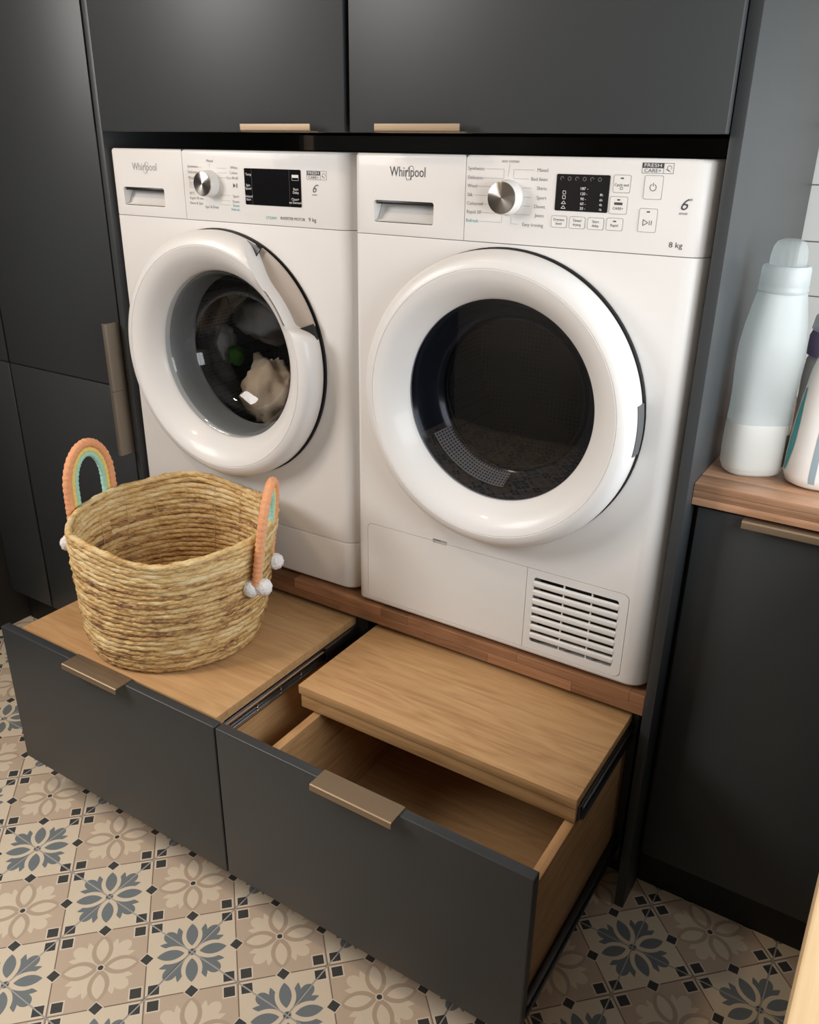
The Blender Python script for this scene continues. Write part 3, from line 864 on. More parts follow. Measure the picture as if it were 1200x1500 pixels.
fa = t.math('ABSOLUTE', t.math('SUBTRACT', t.math('FRACT', t.math('MULTIPLY', ang, 26.0)), 0.5))
fb = t.math('ABSOLUTE', t.math('SUBTRACT', t.math('FRACT', t.math('MULTIPLY', S(t, sp.outputs[1]), 170.0)), 0.5))
hole = t.math('LESS_THAN', t.math('MAXIMUM', fa, fb), 0.30)
p = t.principled(t.mix(hole, (0.34, 0.34, 0.34), (0.012, 0.012, 0.012)), 0.35); t.surf(p.outputs[0]); M['lint_grid'] = t.mat

WX = -0.6115
washer, dd, cp, dcx, dcz = machine('washer', WX, 0.002, 'white washing machine with dark round door and laundry inside, left of the dryer')
washer.rotation_euler = (0, 0, math.radians(1.1))
# -- washer print
brand_logo(dd, 0.0620, 0.1300, 0.8145, 0.020, 'silver_print', YT)
kx, kz = 0.2650, 0.7895
knob(cp, kx + 0.004, kz, 0.0225)
V, F = [], []
def lab(s, x, z, size, al): merge(V, F, *text_geo([(s, x, z, size, al)], 0), YT)
ls = 0.0068
for s, z in (('Synthetics', 0.8185), ('Delicates', 0.8085), ('Wool', 0.7985), ('20\u00b0C', 0.7705), ('Rapid 30 min', 0.7620), ('Rinse & Spin', 0.7530)):
    lab(s, 0.2135, z, ls, 'LEFT')
for s, z in (('White', 0.8185), ('Colour', 0.8095), ('Eco 40-60', 0.8005), ('Sport', 0.7690), ('Duvet', 0.7595)):
    lab(s, 0.3400, z, ls, 'RIGHT')
lab('Mixed', 0.2720, 0.8290, ls, 'CENTER'); lab('Spin & Drain', 0.2700, 0.7475, ls, 'CENTER')
for z in (0.8170, 0.8090, 0.8005): flat_line(V, F, 0.2890, z, 0.3120, z, 0.0004, YT)
for z in (0.7700, 0.7605, 0.7530): flat_line(V, F, 0.2920, z, 0.3180, z, 0.0004, YT)
for z in (0.8175, 0.7985, 0.7705): flat_line(V, F, 0.2400, z, 0.2500, z, 0.0004, YT)
flat_line(V, F, kx + 0.006, 0.8250, kx + 0.006, 0.8160, 0.0004, YT)
flat_frame(V, F, 0.2165, 0.2290, 0.7810, 0.7960, 0.0005, YT); flat_ring(V, F, 0.2228, 0.7880, 0.0034, 0.0006, YT, 120, 420); flat_line(V, F, 0.2228, 0.7890, 0.2228, 0.7925, 0.0006, YT)
from_py('programme_print', V, F, 'grey_print', cp, 0)
V, F = [], []
b = len(V); V += [(0.3270, YT, 0.7920), (0.3270, YT, 0.7835), (0.3330, YT, 0.7878)]; F.append((b, b + 1, b + 2))
flat_rect(V, F, 0.3345, 0.3353, 0.7840, 0.7915, YT); flat_rect(V, F, 0.3362, 0.3370, 0.7840, 0.7915, YT)
from_py('play_symbol', V, F, 'dark_print', cp, 0)
def print_part(name, V, F, mat, parent, y=YT): return from_py(name, [(v[0], y, v[2]) for v in V], F, mat, parent, 0)
print_part('motor_lettering', *fit_text('INVERTER MOTOR', 0.4370, 0.4930, 0.7355, 0.0072), 'dark_print', cp)
print_part('weight_lettering', *fit_text('9 kg', 0.5010, 0.5180, 0.7360, 0.0095), 'dark_print', cp)
V, F = [], []
six_logo(V, F, 0.5170, 0.7880, 0.0150, YT); from_py('sense_logo', V, F, 'dark_print', cp, 0)
print_part('steam_lettering', *fit_text('STEAM', 0.4030, 0.4270, 0.7348, 0.0072), 'teal_print', cp)
print_part('refresh_lettering', *text_geo([('Steam', 0.3400, 0.7525, ls, 'RIGHT'), ('Refresh', 0.3400, 0.7455, ls, 'RIGHT')], 0), 'teal_print', cp)
fresh_logo(cp, 0.5000, 0.5430, 0.8030, 0.8175, YT)
dp = plate('display', rrect(0.3560, 0.4865, 0.7560, 0.8185, 0.002), [], -0.0010, 0.0005, 'black_gloss', cp)
V, F = [], []
for s, x, z in (('Temp', 0.3660, 0.8080), ('Spin', 0.3645, 0.7895), ('Speed', 0.3645, 0.7840), ('Delayed', 0.3640, 0.7705), ('Start', 0.3640, 0.7650), ('Start', 0.4750, 0.7860), ('Delay', 0.4750, 0.7805), ('Clean+', 0.4735, 0.7690), ('on Demand', 0.4735, 0.7635)):
    print_part('display_lettering', *text_geo([(s, x, z, 0.0060, 'CENTER')], 0), 'white_print', dp, -0.0013)
flat_rect(V, F, 0.4670, 0.4820, 0.8055, 0.8100, -0.0013); flat_frame(V, F, 0.4670, 0.4820, 0.8005, 0.8055, 0.0004, -0.0013)
from_py('display_badge', V, F, 'white_print', dp, 0)
for xd in (0.3735, 0.4610):
    V, F = [], []; flat_rect(V, F, xd, xd + 0.0004, 0.7570, 0.8175, -0.0013); from_py('display_divider', V, F, 'dim_print', dp, 0)

# ------------------------------------------------------------------ dryer
dryer, dd, cp, dcx, dcz = machine('dryer', 0.0005, -0.002, 'white tumble dryer with black round door and vent grille, right of the washer')
brand_logo(dd, 0.0720, 0.1400, 0.8205, 0.0215, 'dark_print', YT)
kx, kz = 0.2870, 0.7895
knob(cp, kx, kz, 0.0240)
V, F = [], []
ls = 0.0072
left = (('Synthetics', 0.8290, 0.2480), ('Delicates', 0.8160, 0.2440), ('Wool', 0.8040, 0.2340), ('Silk', 0.7910, 0.2300), ('Coloured', 0.7785, 0.2400), ("Rapid 30'", 0.7660, 0.2400))
for s, z, lx in left:
    merge(V, F, *text_geo([(s, 0.2170, z, ls, 'LEFT')], 0), YT)
    dx = math.sqrt(max(0.0, 0.0275 ** 2 - (z - kz) ** 2)) if abs(z - kz) < 0.0275 else -0.004
    flat_line(V, F, lx, z, kx - max(dx, 0.008), z, 0.0004, YT)
    if abs(z - kz) > 0.0275: flat_line(V, F, kx - 0.008, z, kx - 0.008, kz + math.copysign(0.0275, z - kz), 0.0004, YT)
right = (('Mixed', 0.8290, 0.3470, 0.3330), ('Bed linen', 0.8165, 0.3470, 0.3250), ('Shirts', 0.8040, 0.3470, 0.3300), ('Sport', 0.7910, 0.3470, 0.3310), ('Duvet', 0.7785, 0.3460, 0.3300), ('Jeans', 0.7660, 0.3450, 0.3290), ('Easy ironing', 0.7520, 0.3450, 0.3120))
for s, z, tx, lx in right:
    merge(V, F, *text_geo([(s, tx + 0.004, z, ls, 'RIGHT')], 0), YT)
    dx = math.sqrt(max(0.0, 0.0280 ** 2 - (z - kz) ** 2)) if abs(z - kz) < 0.0280 else 0.008
    flat_line(V, F, kx + max(dx, 0.008), z, lx - 0.004, z, 0.0004, YT)
    if abs(z - kz) > 0.0280: flat_line(V, F, kx + 0.008, z, kx + 0.008, kz + math.copysign(0.0280, z - kz), 0.0004, YT)
flat_line(V, F, 0.2400, 0.7530, kx - 0.008, 0.7530, 0.0004, YT); flat_line(V, F, kx - 0.008, 0.7530, kx - 0.008, 0.7620, 0.0004, YT)
merge(V, F, *text_geo([('eco cotton', kx + 0.002, 0.8405, 0.0065, 'CENTER')], 0), YT); flat_line(V, F, kx + 0.001, 0.8365, kx - 0.001, 0.8190, 0.0004, YT)
from_py('programme_print', V, F, 'grey_print', cp, 0)
V, F = text_geo([('Refresh', 0.2165, 0.7530, ls, 'LEFT')], 0)
from_py('teal_lettering', [(v[0], YT, v[2]) for v in V], F, 'teal_print', cp, 0)
dp = plate('display', rrect(0.3655, 0.4465, 0.7748, 0.8250, 0.002), [], -0.0010, 0.0005, 'black_gloss', cp)
V, F = [], []; yd = -0.0013
for s, z in (('180\u2019 -', 0.8060), ('120 -', 0.7990), ('90 -', 0.7920), ('60 -', 0.7855), ('30 -', 0.7790)):
    print_part('display_lettering', *text_geo([(s, 0.4090, z, 0.0056, 'CENTER')], 0), 'white_print', dp, yd)
for s, z in (('8h', 0.7985), ('6h', 0.7915), ('4h', 0.7850), ('1h', 0.7785)):
    print_part('display_lettering', *text_geo([(s, 0.4360, z, 0.0048, 'CENTER')], 0), 'white_print', dp, yd)
for z in (0.8000, 0.7935): flat_frame(V, F, 0.3765, 0.3815, z - 0.0025, z + 0.0025, 0.0007, yd)
for z in (0.7865, 0.7800):
    flat_line(V, F, 0.3755, z - 0.002, 0.3790, z + 0.002, 0.0007, yd); flat_line(V, F, 0.3790, z + 0.002, 0.3825, z - 0.002, 0.0007, yd); flat_line(V, F, 0.3755, z - 0.002, 0.3825, z - 0.002, 0.0007, yd)
from_py('display_symbols', V, F, 'white_print', dp, 0)
V, F = [], []
for i in range(6): flat_ring(V, F, 0.3740 + i * 0.0115, 0.8190, 0.0024, 0.0012, yd, 0, 360 if i % 2 else 250, 16)
from_py('display_icons', V, F, 'dim_print', dp, 0)
def button(x0, x1, z0, z1, lines=(), led=False, extra=None):
    bb = plate('button', rrect(x0, x1, z0, z1, 0.002, 4), [], -0.0012, 0.0005, 'white_plastic', cp)
    V, F = [], []; y = -0.0015; n = len(lines); zc = (z0 + z1) / 2 - (0.0015 if led else 0)
    for i, s in enumerate(lines): merge(V, F, *text_geo([(s, (x0 + x1) / 2, zc + (n - 1) * 0.0028 - i * 0.0056, 0.0052, 'CENTER')], 0), y)
    if led: flat_rect(V, F, (x0 + x1) / 2 - 0.0022, (x0 + x1) / 2 + 0.0022, z1 - 0.0048, z1 - 0.0030, y)
    if extra: extra(V, F, (x0 + x1) / 2, (z0 + z1) / 2, y)
    from_py('button_print', V, F, 'dark_print', bb, 0)
    # recessed outline around the button
    plate('button_gap', rrect(x0 - 0.0007, x1 + 0.0007, z0 - 0.0007, z1 + 0.0007, 0.0024, 4), [list(reversed(rrect(x0 - 0.0001, x1 + 0.0001, z0 - 0.0001, z1 + 0.0001, 0.0022, 4)))], -0.0002, 0.0004, 'grey_print', bb)
def ic_power(V, F, x, z, y): flat_ring(V, F, x, z, 0.0043, 0.0008, y, 115, 425); flat_line(V, F, x, z + 0.0015, x, z + 0.006, 0.0008, y)
def ic_play(V, F, x, z, y):
    z -= 0.003
    for a, b_ in (((-.006, .004), (-.006, -.004)), ((-.006, -.004), (.001, 0)), ((.001, 0), (-.006, .004)), ((.003, .003), (.003, -.003)), ((.006, .003), (.006, -.003))): flat_line(V, F, x + a[0], z + a[1], x + b_[0], z + b_[1], 0.0008, y)
def ic_bell(V, F, x, z, y): flat_frame(V, F, x - 0.002, x + 0.002, z - 0.0075, z - 0.0040, 0.0005, y)
def ic_fresh(V, F, x, z, y): flat_rect(V, F, x - 0.006, x + 0.006, z + 0.0005, z + 0.004, y)
button(0.3625, 0.3855, 0.7515, 0.7670, ('Dryness', 'level')); button(0.3910, 0.4140, 0.7515, 0.7670, ('Timed', 'drying'))
button(0.4195, 0.4425, 0.7515, 0.7670, ('Start', 'delay')); button(0.4480, 0.4710, 0.7520, 0.7680, ('Rapid',), True)
button(0.4525, 0.4760, 0.8030, 0.8255, ('Cycle end',), True, ic_bell); button(0.4500, 0.4745, 0.7745, 0.7970, ('', '', 'CARE+', ''), True, ic_fresh)
button(0.4970, 0.5215, 0.7960, 0.8260, (), False, ic_power); button(0.4945, 0.5190, 0.7525, 0.7830, (), True, ic_play)
fresh_logo(cp, 0.4905, 0.5345, 0.8290, 0.8425, YT)
V, F = [], []
six_logo(V, F, 0.5560, 0.7900, 0.0170, YT); from_py('sense_logo', V, F, 'dark_print', cp, 0)
print_part('weight_lettering', *fit_text('8 kg', 0.5410, 0.5600, 0.7370, 0.0105), 'dark_print', cp)
# service flap and vent grille
plate('service_flap', rrect(0.0238, 0.3664, 0.0195, 0.1812, 0.010)[:7] and [(0.3664, 0.1812)] + rrect(0.0238, 0.3664, 0.0195, 0.1812, 0.010)[7:21] + [(0.3664, 0.0195)],
      [[(0.1725, 0.1782), (0.2025, 0.1782), (0.2025, 0.1811), (0.1725, 0.1811)]], 0.0002, 0.0035, 'white_plastic', dryer)
fo = rrect(0.3674, 0.5520, 0.0195, 0.1812, 0.012)
fo = fo[:7] + [(0.3674, 0.1812), (0.3674, 0.0195)] + fo[21:]
hx0, hx1, hz0, hz1 = 0.3810, 0.5360, 0.0340, 0.1660
vg = plate('vent_grille', fo, [list(reversed(rrect(hx0, hx1, hz0, hz1, 0.005)))], 0.0002, 0.0035, 'white_plastic', dryer)
ns = 7; pitch = (hz1 - hz0) / (ns + 0.55)
for i in range(ns):
    zc = hz0 + pitch * (i + 0.78)
    box('slat', hx0 - 0.002, hx1 + 0.002, -0.0012, 0.006, zc - 0.0057, zc + 0.0057, 'white_plastic', vg, 0.0030, 4)
for fx in (0.36, 0.69):
    box('rib', hx0 + (hx1 - hx0) * fx - 0.0012, hx0 + (hx1 - hx0) * fx + 0.0012, 0.0025, 0.008, hz0 - 0.001, hz1 + 0.001, 'white_plastic', vg, 0.0003)
box('vent_back', 0.376, 0.541, 0.045, 0.049, 0.029, 0.170, 'black_plastic', vg, 0)

# ------------------------------------------------------------------ laundry in the washing machine drum
def cloth_mat(name, c1, c2, rough=0.9):
    t = NT(name); o = t.obj(); nz = t.noise(o, 25, 4, 0.6); fine = t.noise(o, 500, 2)
    p = t.principled(t.mix(nz.outputs[0], c1, c2), rough); t.set(p.inputs['Normal'], t.bump(fine.outputs[0], 0.4, 0.001)); t.surf(p.outputs[0]); M[name] = t.mat
cloth_mat('cloth_grey', (0.10, 0.095, 0.095), (0.17, 0.16, 0.16)); cloth_mat('cloth_beige', (0.48, 0.36, 0.25), (0.66, 0.53, 0.40))
cloth_mat('cloth_red', (0.35, 0.02, 0.03), (0.5, 0.05, 0.06)); cloth_mat('cloth_green', (0.05, 0.16, 0.03), (0.10, 0.28, 0.06)); cloth_mat('cloth_white', (0.45, 0.45, 0.46), (0.6, 0.6, 0.62))
cloth_mat('cloth_dark', (0.03, 0.03, 0.034), (0.06, 0.06, 0.065))
def crumple(name, loc, size, mat, seed, label, cat='laundry', amp=0.24, freq=1.8):
    bm = bmesh.new(); bmesh.ops.create_icosphere(bm, subdivisions=4, radius=1.0)
    off = Vector((seed * 3.1, seed * 1.7, seed * 5.3))
    for v in bm.verts:
        d = v.co.normalized()
        r = 1 + amp * noise.noise(d * freq + off) + amp * 0.6 * (abs(noise.noise(d * freq * 2.3 + off * 2)) * 2 - 0.6) + amp * 0.2 * noise.noise(d * freq * 6 + off)
        v.co = Vector((d.x * r * size[0], d.y * r * size[1], d.z * r * size[2]))
    o = from_bm(name, bm, mat, None, 80); o.location = loc
    tag(o, label, cat); return o
LX, LZ = WX + 0.296, ZS + 0.473
crumple('towel', (-0.355, 0.172, 0.992), (0.092, 0.050, 0.058), 'cloth_grey', 3, 'crumpled dark grey towel high in the washing machine drum')
crumple('pillowcase', (-0.362, 0.170, 0.822), (0.074, 0.050, 0.080), 'cloth_beige', 5, 'beige cotton cloth lying low behind the washing machine glass')
crumple('sock', (-0.264, 0.178, 0.862), (0.016, 0.024, 0.034), 'cloth_red', 8, 'red cloth at the right edge of the washing machine drum')
crumple('sock', (-0.468, 0.175, 0.892), (0.018, 0.022, 0.022), 'cloth_green', 9, 'small green cloth in the middle of the washing machine drum')
crumple('shirt', (-0.512, 0.190, 0.915), (0.022, 0.028, 0.042), 'cloth_white', 11, 'white and grey cloth in the middle of the washing machine drum')

# ------------------------------------------------------------------ wicker basket on the left board
BZ = 0.4290
bk = empty('laundry_basket', (-0.293, -0.215, BZ)); tag(bk, 'round woven straw basket with rainbow handles on the left oak board', 'basket')
t = NT('straw'); o = t.obj(); info = t.n('ShaderNodeObjectInfo')
sep = t.n('ShaderNodeSeparateXYZ'); t.set(sep.inputs[0], o)
ang = t.math('ARCTAN2', S(t, sep.outputs[1]), S(t, sep.outputs[0]))
comb = t.n('ShaderNodeCombineXYZ')
t.set(comb.inputs[0], t.math('MULTIPLY', ang, 2.2)); t.set(comb.inputs[1], t.math('MULTIPLY_ADD', S(t, sep.outputs[2]), 60.0, t.math('MULTIPLY', info.outputs['Random'], 40.0))); t.set(comb.inputs[2], t.math('MULTIPLY', t.math('ADD', S(t, sep.outputs[0]), S(t, sep.outputs[1])), 0.0))
n1 = t.noise(comb.outputs[0], 1.3, 3, 0.6)
comb2 = t.n('ShaderNodeCombineXYZ')
t.set(comb2.inputs[0], t.math('MULTIPLY_ADD', S(t, sep.outputs[2]), -260.0, t.math('MULTIPLY', ang, 26.0))); t.set(comb2.inputs[1], t.math('MULTIPLY', S(t, sep.outputs[2]), 330.0)); t.set(comb2.inputs[2], t.math('MULTIPLY', info.outputs['Random'], 20.0))
n2 = t.noise(comb2.outputs[0], 1.0, 3, 0.6)
f = t.math('ADD', t.math('MULTIPLY', n1.outputs[0], 0.75), t.math('MULTIPLY', n2.outputs[0], 0.45))
f = t.math('ADD', f, t.math('MULTIPLY', t.math('SUBTRACT', info.outputs['Random'], 0.5), 0.16))
col = t.ramp(f, [(0.36, (0.10, 0.046, 0.024)), (0.46, (0.30, 0.155, 0.065)), (0.54, (0.54, 0.33, 0.125)), (0.63, (0.68, 0.48, 0.21)), (0.76, (0.80, 0.65, 0.38))])
fib = t.noise(t.mapping(o, (160, 160, 500)), 1.0, 3)
p = t.principled(col, 0.62); t.set(p.inputs['Normal'], t.bump(t.math('ADD', t.math('MULTIPLY', n2.outputs[0], 1.0), t.math('MULTIPLY', fib.outputs[0], 0.5)), 0.7, 0.002)); t.surf(p.outputs[0]); M['straw'] = t.mat
NR = 24; HB = 0.246; BACK = math.radians(139)
def basket_pt(th, h):
    """centre line of the coil at angle th and relative height h (local)"""
    R = 0.168 + 0.024 * (h ** 0.8) - 0.005 * max(0, 1 - h * 8) + 0.004 * math.sin(2 * th + 0.6) * h
    cx = -0.001 * h - 0.002; cy = 0.020 * h - 0.010
    z = 0.0065 + h * (HB - 0.013)
    z += (0.008 * math.cos(th - BACK) + 0.007 * math.cos(3 * th - 1.0) + 0.004 * math.cos(5 * th + 2.0)) * h ** 2.5
    z += 0.0016 * math.sin(2 * th + h * 9) * (1 - h) * min(1, h * 8)
    return (cx + R * math.cos(th), cy + R * math.sin(th), z)
for i in range(NR):
    h = i / (NR - 1); n = 168; path = []
    rng = random.Random(100 + i); ph = rng.uniform(0, 6); tw = rng.choice((38, 42, 46)); rad = 0.0060 * rng.uniform(0.94, 1.10)
    wob = rng.uniform(0.0006, 0.0016)
    for k in range(n):
        th = 2 * PI * k / n; x, y, z = basket_pt(th, h)
        nz = noise.noise(Vector((math.cos(th) * 3, math.sin(th) * 3, i * 1.7)))
        s = 1 + nz * wob * 10
        nv = noise.noise(Vector((math.cos(th) * 4, math.sin(th) * 4, i * 2.9 + 40)))
        path.append((x * s, y * s, z + nv * 0.0022 * min(1, h * 6)))
    def rf(k, q, ph=ph, tw=tw, rad=rad):
        th = 2 * PI * k / 168; a = 2 * PI * q / 8
        return rad * (1 + 0.12 * math.sin(tw * th + 2 * a + ph) + 0.34 * noise.noise(Vector((math.cos(th) * 11, math.sin(th) * 11, a * 0.8 + ph))))
    V, F = tube_mesh(path, rad, 8, True, rf)
    from_py('coil', V, F, 'straw', bk, 60)
# bottom: flat spiral of the same cord
path = []
for k in range(1500):
    th = 2 * PI * k / 100; r = 0.160 - 0.0105 * k / 100
    path.append((r * math.cos(th), r * math.sin(th) - 0.010, 0.0062))
V, F = tube_mesh(path, 0.0056, 6)
from_py('basket_bottom', V, F, 'straw', bk, 60)
# stitching threads running up the wall
simple('thread', (0.62, 0.50, 0.30), 0.7)
for k in range(18):
    th = 2 * PI * k / 18 + 0.15
    pin = []; pout = []
    for i in range(2 * NR - 1):
        x, y, z = basket_pt(th + 0.004 * (i % 2), i / (2 * NR - 2)); m = math.hypot(x, y)
        pin.append((x * (m - 0.0064) / m, y * (m - 0.0064) / m, z))
    V, F = tube_mesh(pin, 0.0006, 4)
    from_py('stitch', V, F, 'thread', bk, 0)

def yarn(name, col):
    t = NT(name); o = t.obj(); nz = t.noise(o, 260, 3); p = t.principled(t.mix(nz.outputs[0], tuple(c * 0.85 for c in col), tuple(min(1, c * 1.1) for c in col)), 0.9)
    t.set(p.inputs['Normal'], t.bump(nz.outputs[0], 0.8, 0.002)); t.surf(p.outputs[0]); M[name] = t.mat
yarn('yarn_orange', (0.86, 0.40, 0.20)); yarn('yarn_yellow', (0.88, 0.70, 0.22)); yarn('yarn_teal', (0.42, 0.74, 0.62)); yarn('pompom', (0.90, 0.88, 0.87))

def rainbow(mid, tdir, zf, zt, half, feet_out, poms):
    """arch of three wrapped cords in the plane (tdir, z); mid = local xy of the arch centre"""
    tx, ty = tdir; ln = math.hypot(tx, ty); tx /= ln; ty /= ln; nx, ny = ty, -tx
    if nx * mid[0] + ny * mid[1] < 0: nx, ny = -nx, -ny
    parent = None
    for name, mat, off, rr in (('handle', 'yarn_orange', 0.0, 0.0088), ('handle_cord', 'yarn_yellow', 0.0135, 0.0056), ('handle_cord', 'yarn_teal', 0.0225, 0.0056)):
        hw = half - off; top = zt - off; path = []
        leg = 0.062
        za = zt - leg * 1.35
        def add(s, z): 
            g = max(0.0, min(1, (za - z) / (za - zf))) if z < za else 0
            le = feet_out * (z - zf) / (zt - zf)
            path.append((mid[0] + tx * s + nx * le, mid[1] + ty * s + ny * le, z))
        nleg = 30; narc = 60
        for k in range(nleg): add(-hw * (1 + 0.04 * (1 - k / nleg)), zf + (za - zf) * k / nleg)
        for k in range(narc + 1):
            a = PI - PI * k / narc; add(hw * math.cos(a), za + (top - za) * math.sin(a))
        for k in range(1, nleg + 1): add(hw * (1 + 0.04 * k / nleg), za + (zf - za) * k / nleg)
        rf = lambda i, q, rr=rr: rr * (1 + 0.10 * math.sin(i * 2.1) + 0.05 * math.sin(q * 3 + i))
        V, F = tube_mesh(path, rr, 10, False, rf)
        o = from_py(name, V, F, mat, bk if parent is None else parent, 60)
        if parent is None: parent = o
    for s in (-1, 1):
        for dd_ in poms:
            bm = bmesh.new(); bmesh.ops.create_icosphere(bm, subdivisions=4, radius=0.0162)
            for v in bm.verts:
                d = v.co.normalized(); v.co *= 1 + 0.10 * noise.noise(d * 5 + Vector((s * 5, dd_ * 900, 0))) + 0.12 * noise.noise(d * 14)
            pm = from_bm('pompom', bm, 'pompom', parent, 120)
            pm.location = (mid[0] + tx * s * half + nx * dd_, mid[1] + ty * s * half + ny * dd_, zf - 0.006 + dd_ * 0.2)
RXY = (-0.109 + 0.293, -0.152 + 0.215)
rainbow((0.179, 0.056), (-0.55, 1.0), 0.150, 0.336, 0.054, 0.026, (-0.010, 0.013))
rainbow((-0.203, -0.023), (-0.16, 1.0), 0.165, 0.360, 0.060, 0.0, (0.004, 0.020))

# ------------------------------------------------------------------ bottles on the counter
CZ = 0.8677
def bottle_one():
    t = empty('fabric_softener_bottle', (0.680, 0.130, CZ), math.radians(30)); tag(t, 'translucent white plastic bottle, half full of milky liquid, with clear dome cap', 'bottle')
    def grip(a, r, z):
        # thumb hollows on both broad sides
        g = math.exp(-((z - 0.115) / 0.040) ** 2)
        return 1 - 0.22 * g * max(0, math.sin(a)) ** 4 - 0.16 * g * max(0, -math.sin(a)) ** 4 - 0.02 * g * abs(math.cos(a)) ** 4
    prof = [(0, 0.002), (0.036, 0.0), (0.043, 0.004), (0.0470, 0.014), (0.0480, 0.040), (0.0478, 0.070), (0.0470, 0.100), (0.0470, 0.130), (0.0478, 0.160), (0.0482, 0.185), (0.0472, 0.205), (0.0440, 0.230), (0.0395, 0.255), (0.0355, 0.275), (0.0335, 0.283)]
    # finer profile
    pf = []
    for (r0, z0), (r1, z1) in zip(prof[:-1], prof[1:]):
        for k in range(4): pf.append((r0 + (r1 - r0) * k / 4, z0 + (z1 - z0) * k / 4))
    pf.append(prof[-1])
    b = lathe_z('bottle_body', [q for q in pf if q[1] > 0.084], 'milky_plastic', t, 72, 0.45, 1.0, 0.80, 60, grip)
    lq = [(r, z) for r, z in pf if z < 0.088]
    lq.append((0, lq[-1][1]))
    lathe_z('filled_base', lq, 'milk', t, 72, 0.45, 1.0, 0.80, 60, grip)
    lathe_z('collar', [(0.0335, 0.281), (0.0350, 0.283), (0.0352, 0.287), (0.0340, 0.289), (0.0345, 0.292), (0.0338, 0.315), (0.0320, 0.319), (0.0235, 0.320)], 'milky_cap', t, 64)
    def ribs(a, r, z): return 1 + 0.012 * math.cos(a * 16)
    lathe_z('dome_cap', [(0.0250, 0.3195), (0.0252, 0.326), (0.0245, 0.336), (0.0225, 0.345), (0.0185, 0.352), (0.0110, 0.3555), (0, 0.3562)], 'dome_plastic', t, 64, 0, 1, 1, 60, ribs)
    V, F = [], []
    # small dark printed label on the right flank
    n = 10
    for i in range(n + 1):
        a = math.radians(-48 + 46 * i / n)
        c, s = math.cos(a), math.sin(a); k4 = 1 + (1 / ((abs(c) ** 4 + abs(s) ** 4) ** .25) - 1) * .45
        for z in (0.018, 0.045, 0.070):
            r = 0.0484 * k4 * grip(a, 0.048, z); V.append((r * c, r * s * 0.80, z))
    for i in range(n):
        for k in range(2): F.append((i * 3 + k, (i + 1) * 3 + k, (i + 1) * 3 + k + 1, i * 3 + k + 1))
    t2 = NT('bottle_label'); o = t2.obj(); nz = t2.n('ShaderNodeTexBrick'); t2.set(nz.inputs['Vector'], t2.mapping(o, (60, 60, 120))); 
    nz.inputs['Color1'].default_value = (0.25, 0.27, 0.22, 1); nz.inputs['Color2'].default_value = (0.06, 0.09, 0.08, 1); nz.inputs['Mortar'].default_value = (0.4, 0.42, 0.36, 1)
    p = t2.principled(nz.outputs[0], 0.4); t2.surf(p.outputs[0]); M['bottle_label'] = t2.mat
    from_py('label', V, F, 'bottle_label', t, 60)
bottle_one()

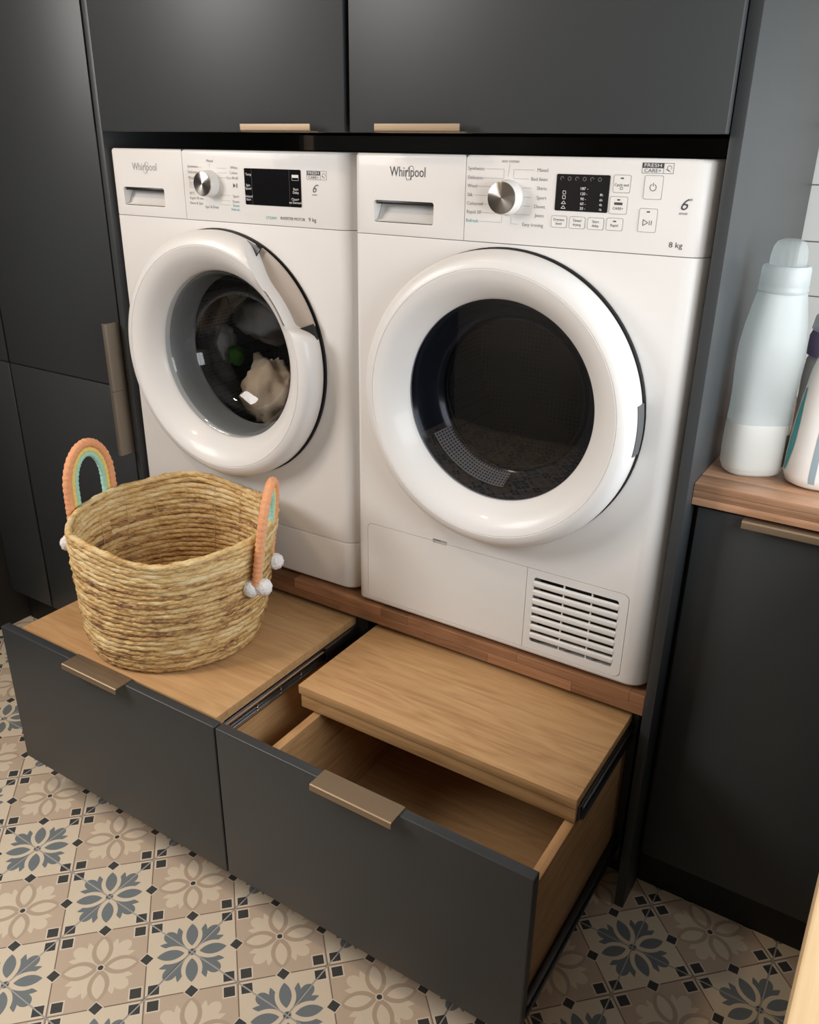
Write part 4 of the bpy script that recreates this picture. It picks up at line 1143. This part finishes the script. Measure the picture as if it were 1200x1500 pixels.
def bottle_two():
    t = empty('detergent_bottle', (0.803, 0.138, CZ), math.radians(20)); tag(t, 'white detergent bottle with teal label and grey level stripe at the right edge', 'bottle')
    prof = [(0, 0.002), (0.060, 0.0), (0.072, 0.005), (0.0765, 0.018), (0.0762, 0.045), (0.0740, 0.085), (0.0695, 0.130), (0.0635, 0.175), (0.0530, 0.215), (0.0400, 0.245), (0.0280, 0.262), (0.0250, 0.268)]
    R = lambda z: next(r0 + (r1 - r0) * (z - z0) / (z1 - z0) for (r0, z0), (r1, z1) in zip(prof[1:-1], prof[2:]) if z0 <= z <= z1)
    lathe_z('bottle_body', prof, 'bottle_white', t, 72, 0.3, 1.0, 0.62, 60)
    lathe_z('bottle_cap', [(0.0270, 0.266), (0.0285, 0.268), (0.0280, 0.300), (0.0255, 0.305), (0, 0.305)], 'teal_label', t, 48)
    def patch(name, a0f, a1f, z0, z1, mat, off, n=8, m=18):
        V, F = [], []
        for k in range(m + 1):
            u = k / m; z = z0 + (z1 - z0) * u
            for i in range(n + 1):
                a = math.radians(a0f(u) + (a1f(u) - a0f(u)) * i / n); c, s = math.cos(a), math.sin(a)
                k4 = 1 + (1 / ((abs(c) ** 4 + abs(s) ** 4) ** .25) - 1) * .3
                r = (R(z) + off) * k4; V.append((r * c, r * s * 0.62, z))
        for k in range(m):
            for i in range(n): F.append((k * (n + 1) + i, k * (n + 1) + i + 1, (k + 1) * (n + 1) + i + 1, (k + 1) * (n + 1) + i))
        return from_py(name, V, F, mat, t, 60)
    lab_ = patch('label', lambda u: 182, lambda u: 188 + 13 * math.sin(PI * u ** 0.8), 0.022, 0.150, 'teal_label', 0.0006)
    patch('level_window', lambda u: 233, lambda u: 240, 0.012, 0.150, 'level_window', 0.0006, 4)
bottle_two()
t = empty('lilac_bottle', (0.752, 0.325, CZ)); tag(t, 'lilac bottle with pale cap behind the white detergent bottle', 'bottle')
lathe_z('bottle_body', [(0, 0.001), (0.040, 0.0), (0.046, 0.006), (0.047, 0.12), (0.045, 0.150), (0.040, 0.160)], 'bottle_white', t, 48)
lathe_z('bottle_shoulder', [(0.041, 0.158), (0.047, 0.160), (0.047, 0.190), (0.043, 0.200)], 'lilac_cap', t, 48)
lathe_z('bottle_cap', [(0.043, 0.199), (0.046, 0.202), (0.043, 0.222), (0.032, 0.236), (0.014, 0.243), (0, 0.244)], 'milky_cap', t, 48)

# ------------------------------------------------------------------ ceiling lamp
t = NT('lamp_glow'); e = t.n('ShaderNodeEmission'); e.inputs[0].default_value = (1.0, 0.72, 0.46, 1); e.inputs[1].default_value = 6.0; t.surf(e.outputs[0]); M['lamp_glow'] = t.mat
cl = empty('ceiling_lamp', (-0.65, -1.10, 2.5)); tag(cl, 'small round warm ceiling lamp behind the camera', 'lamp')
lathe_z('lamp_housing', [(0, 0), (0.125, 0), (0.125, -0.05), (0.118, -0.06), (0.115, -0.06), (0.115, -0.012), (0, -0.012)], 'window_white', cl, 48)
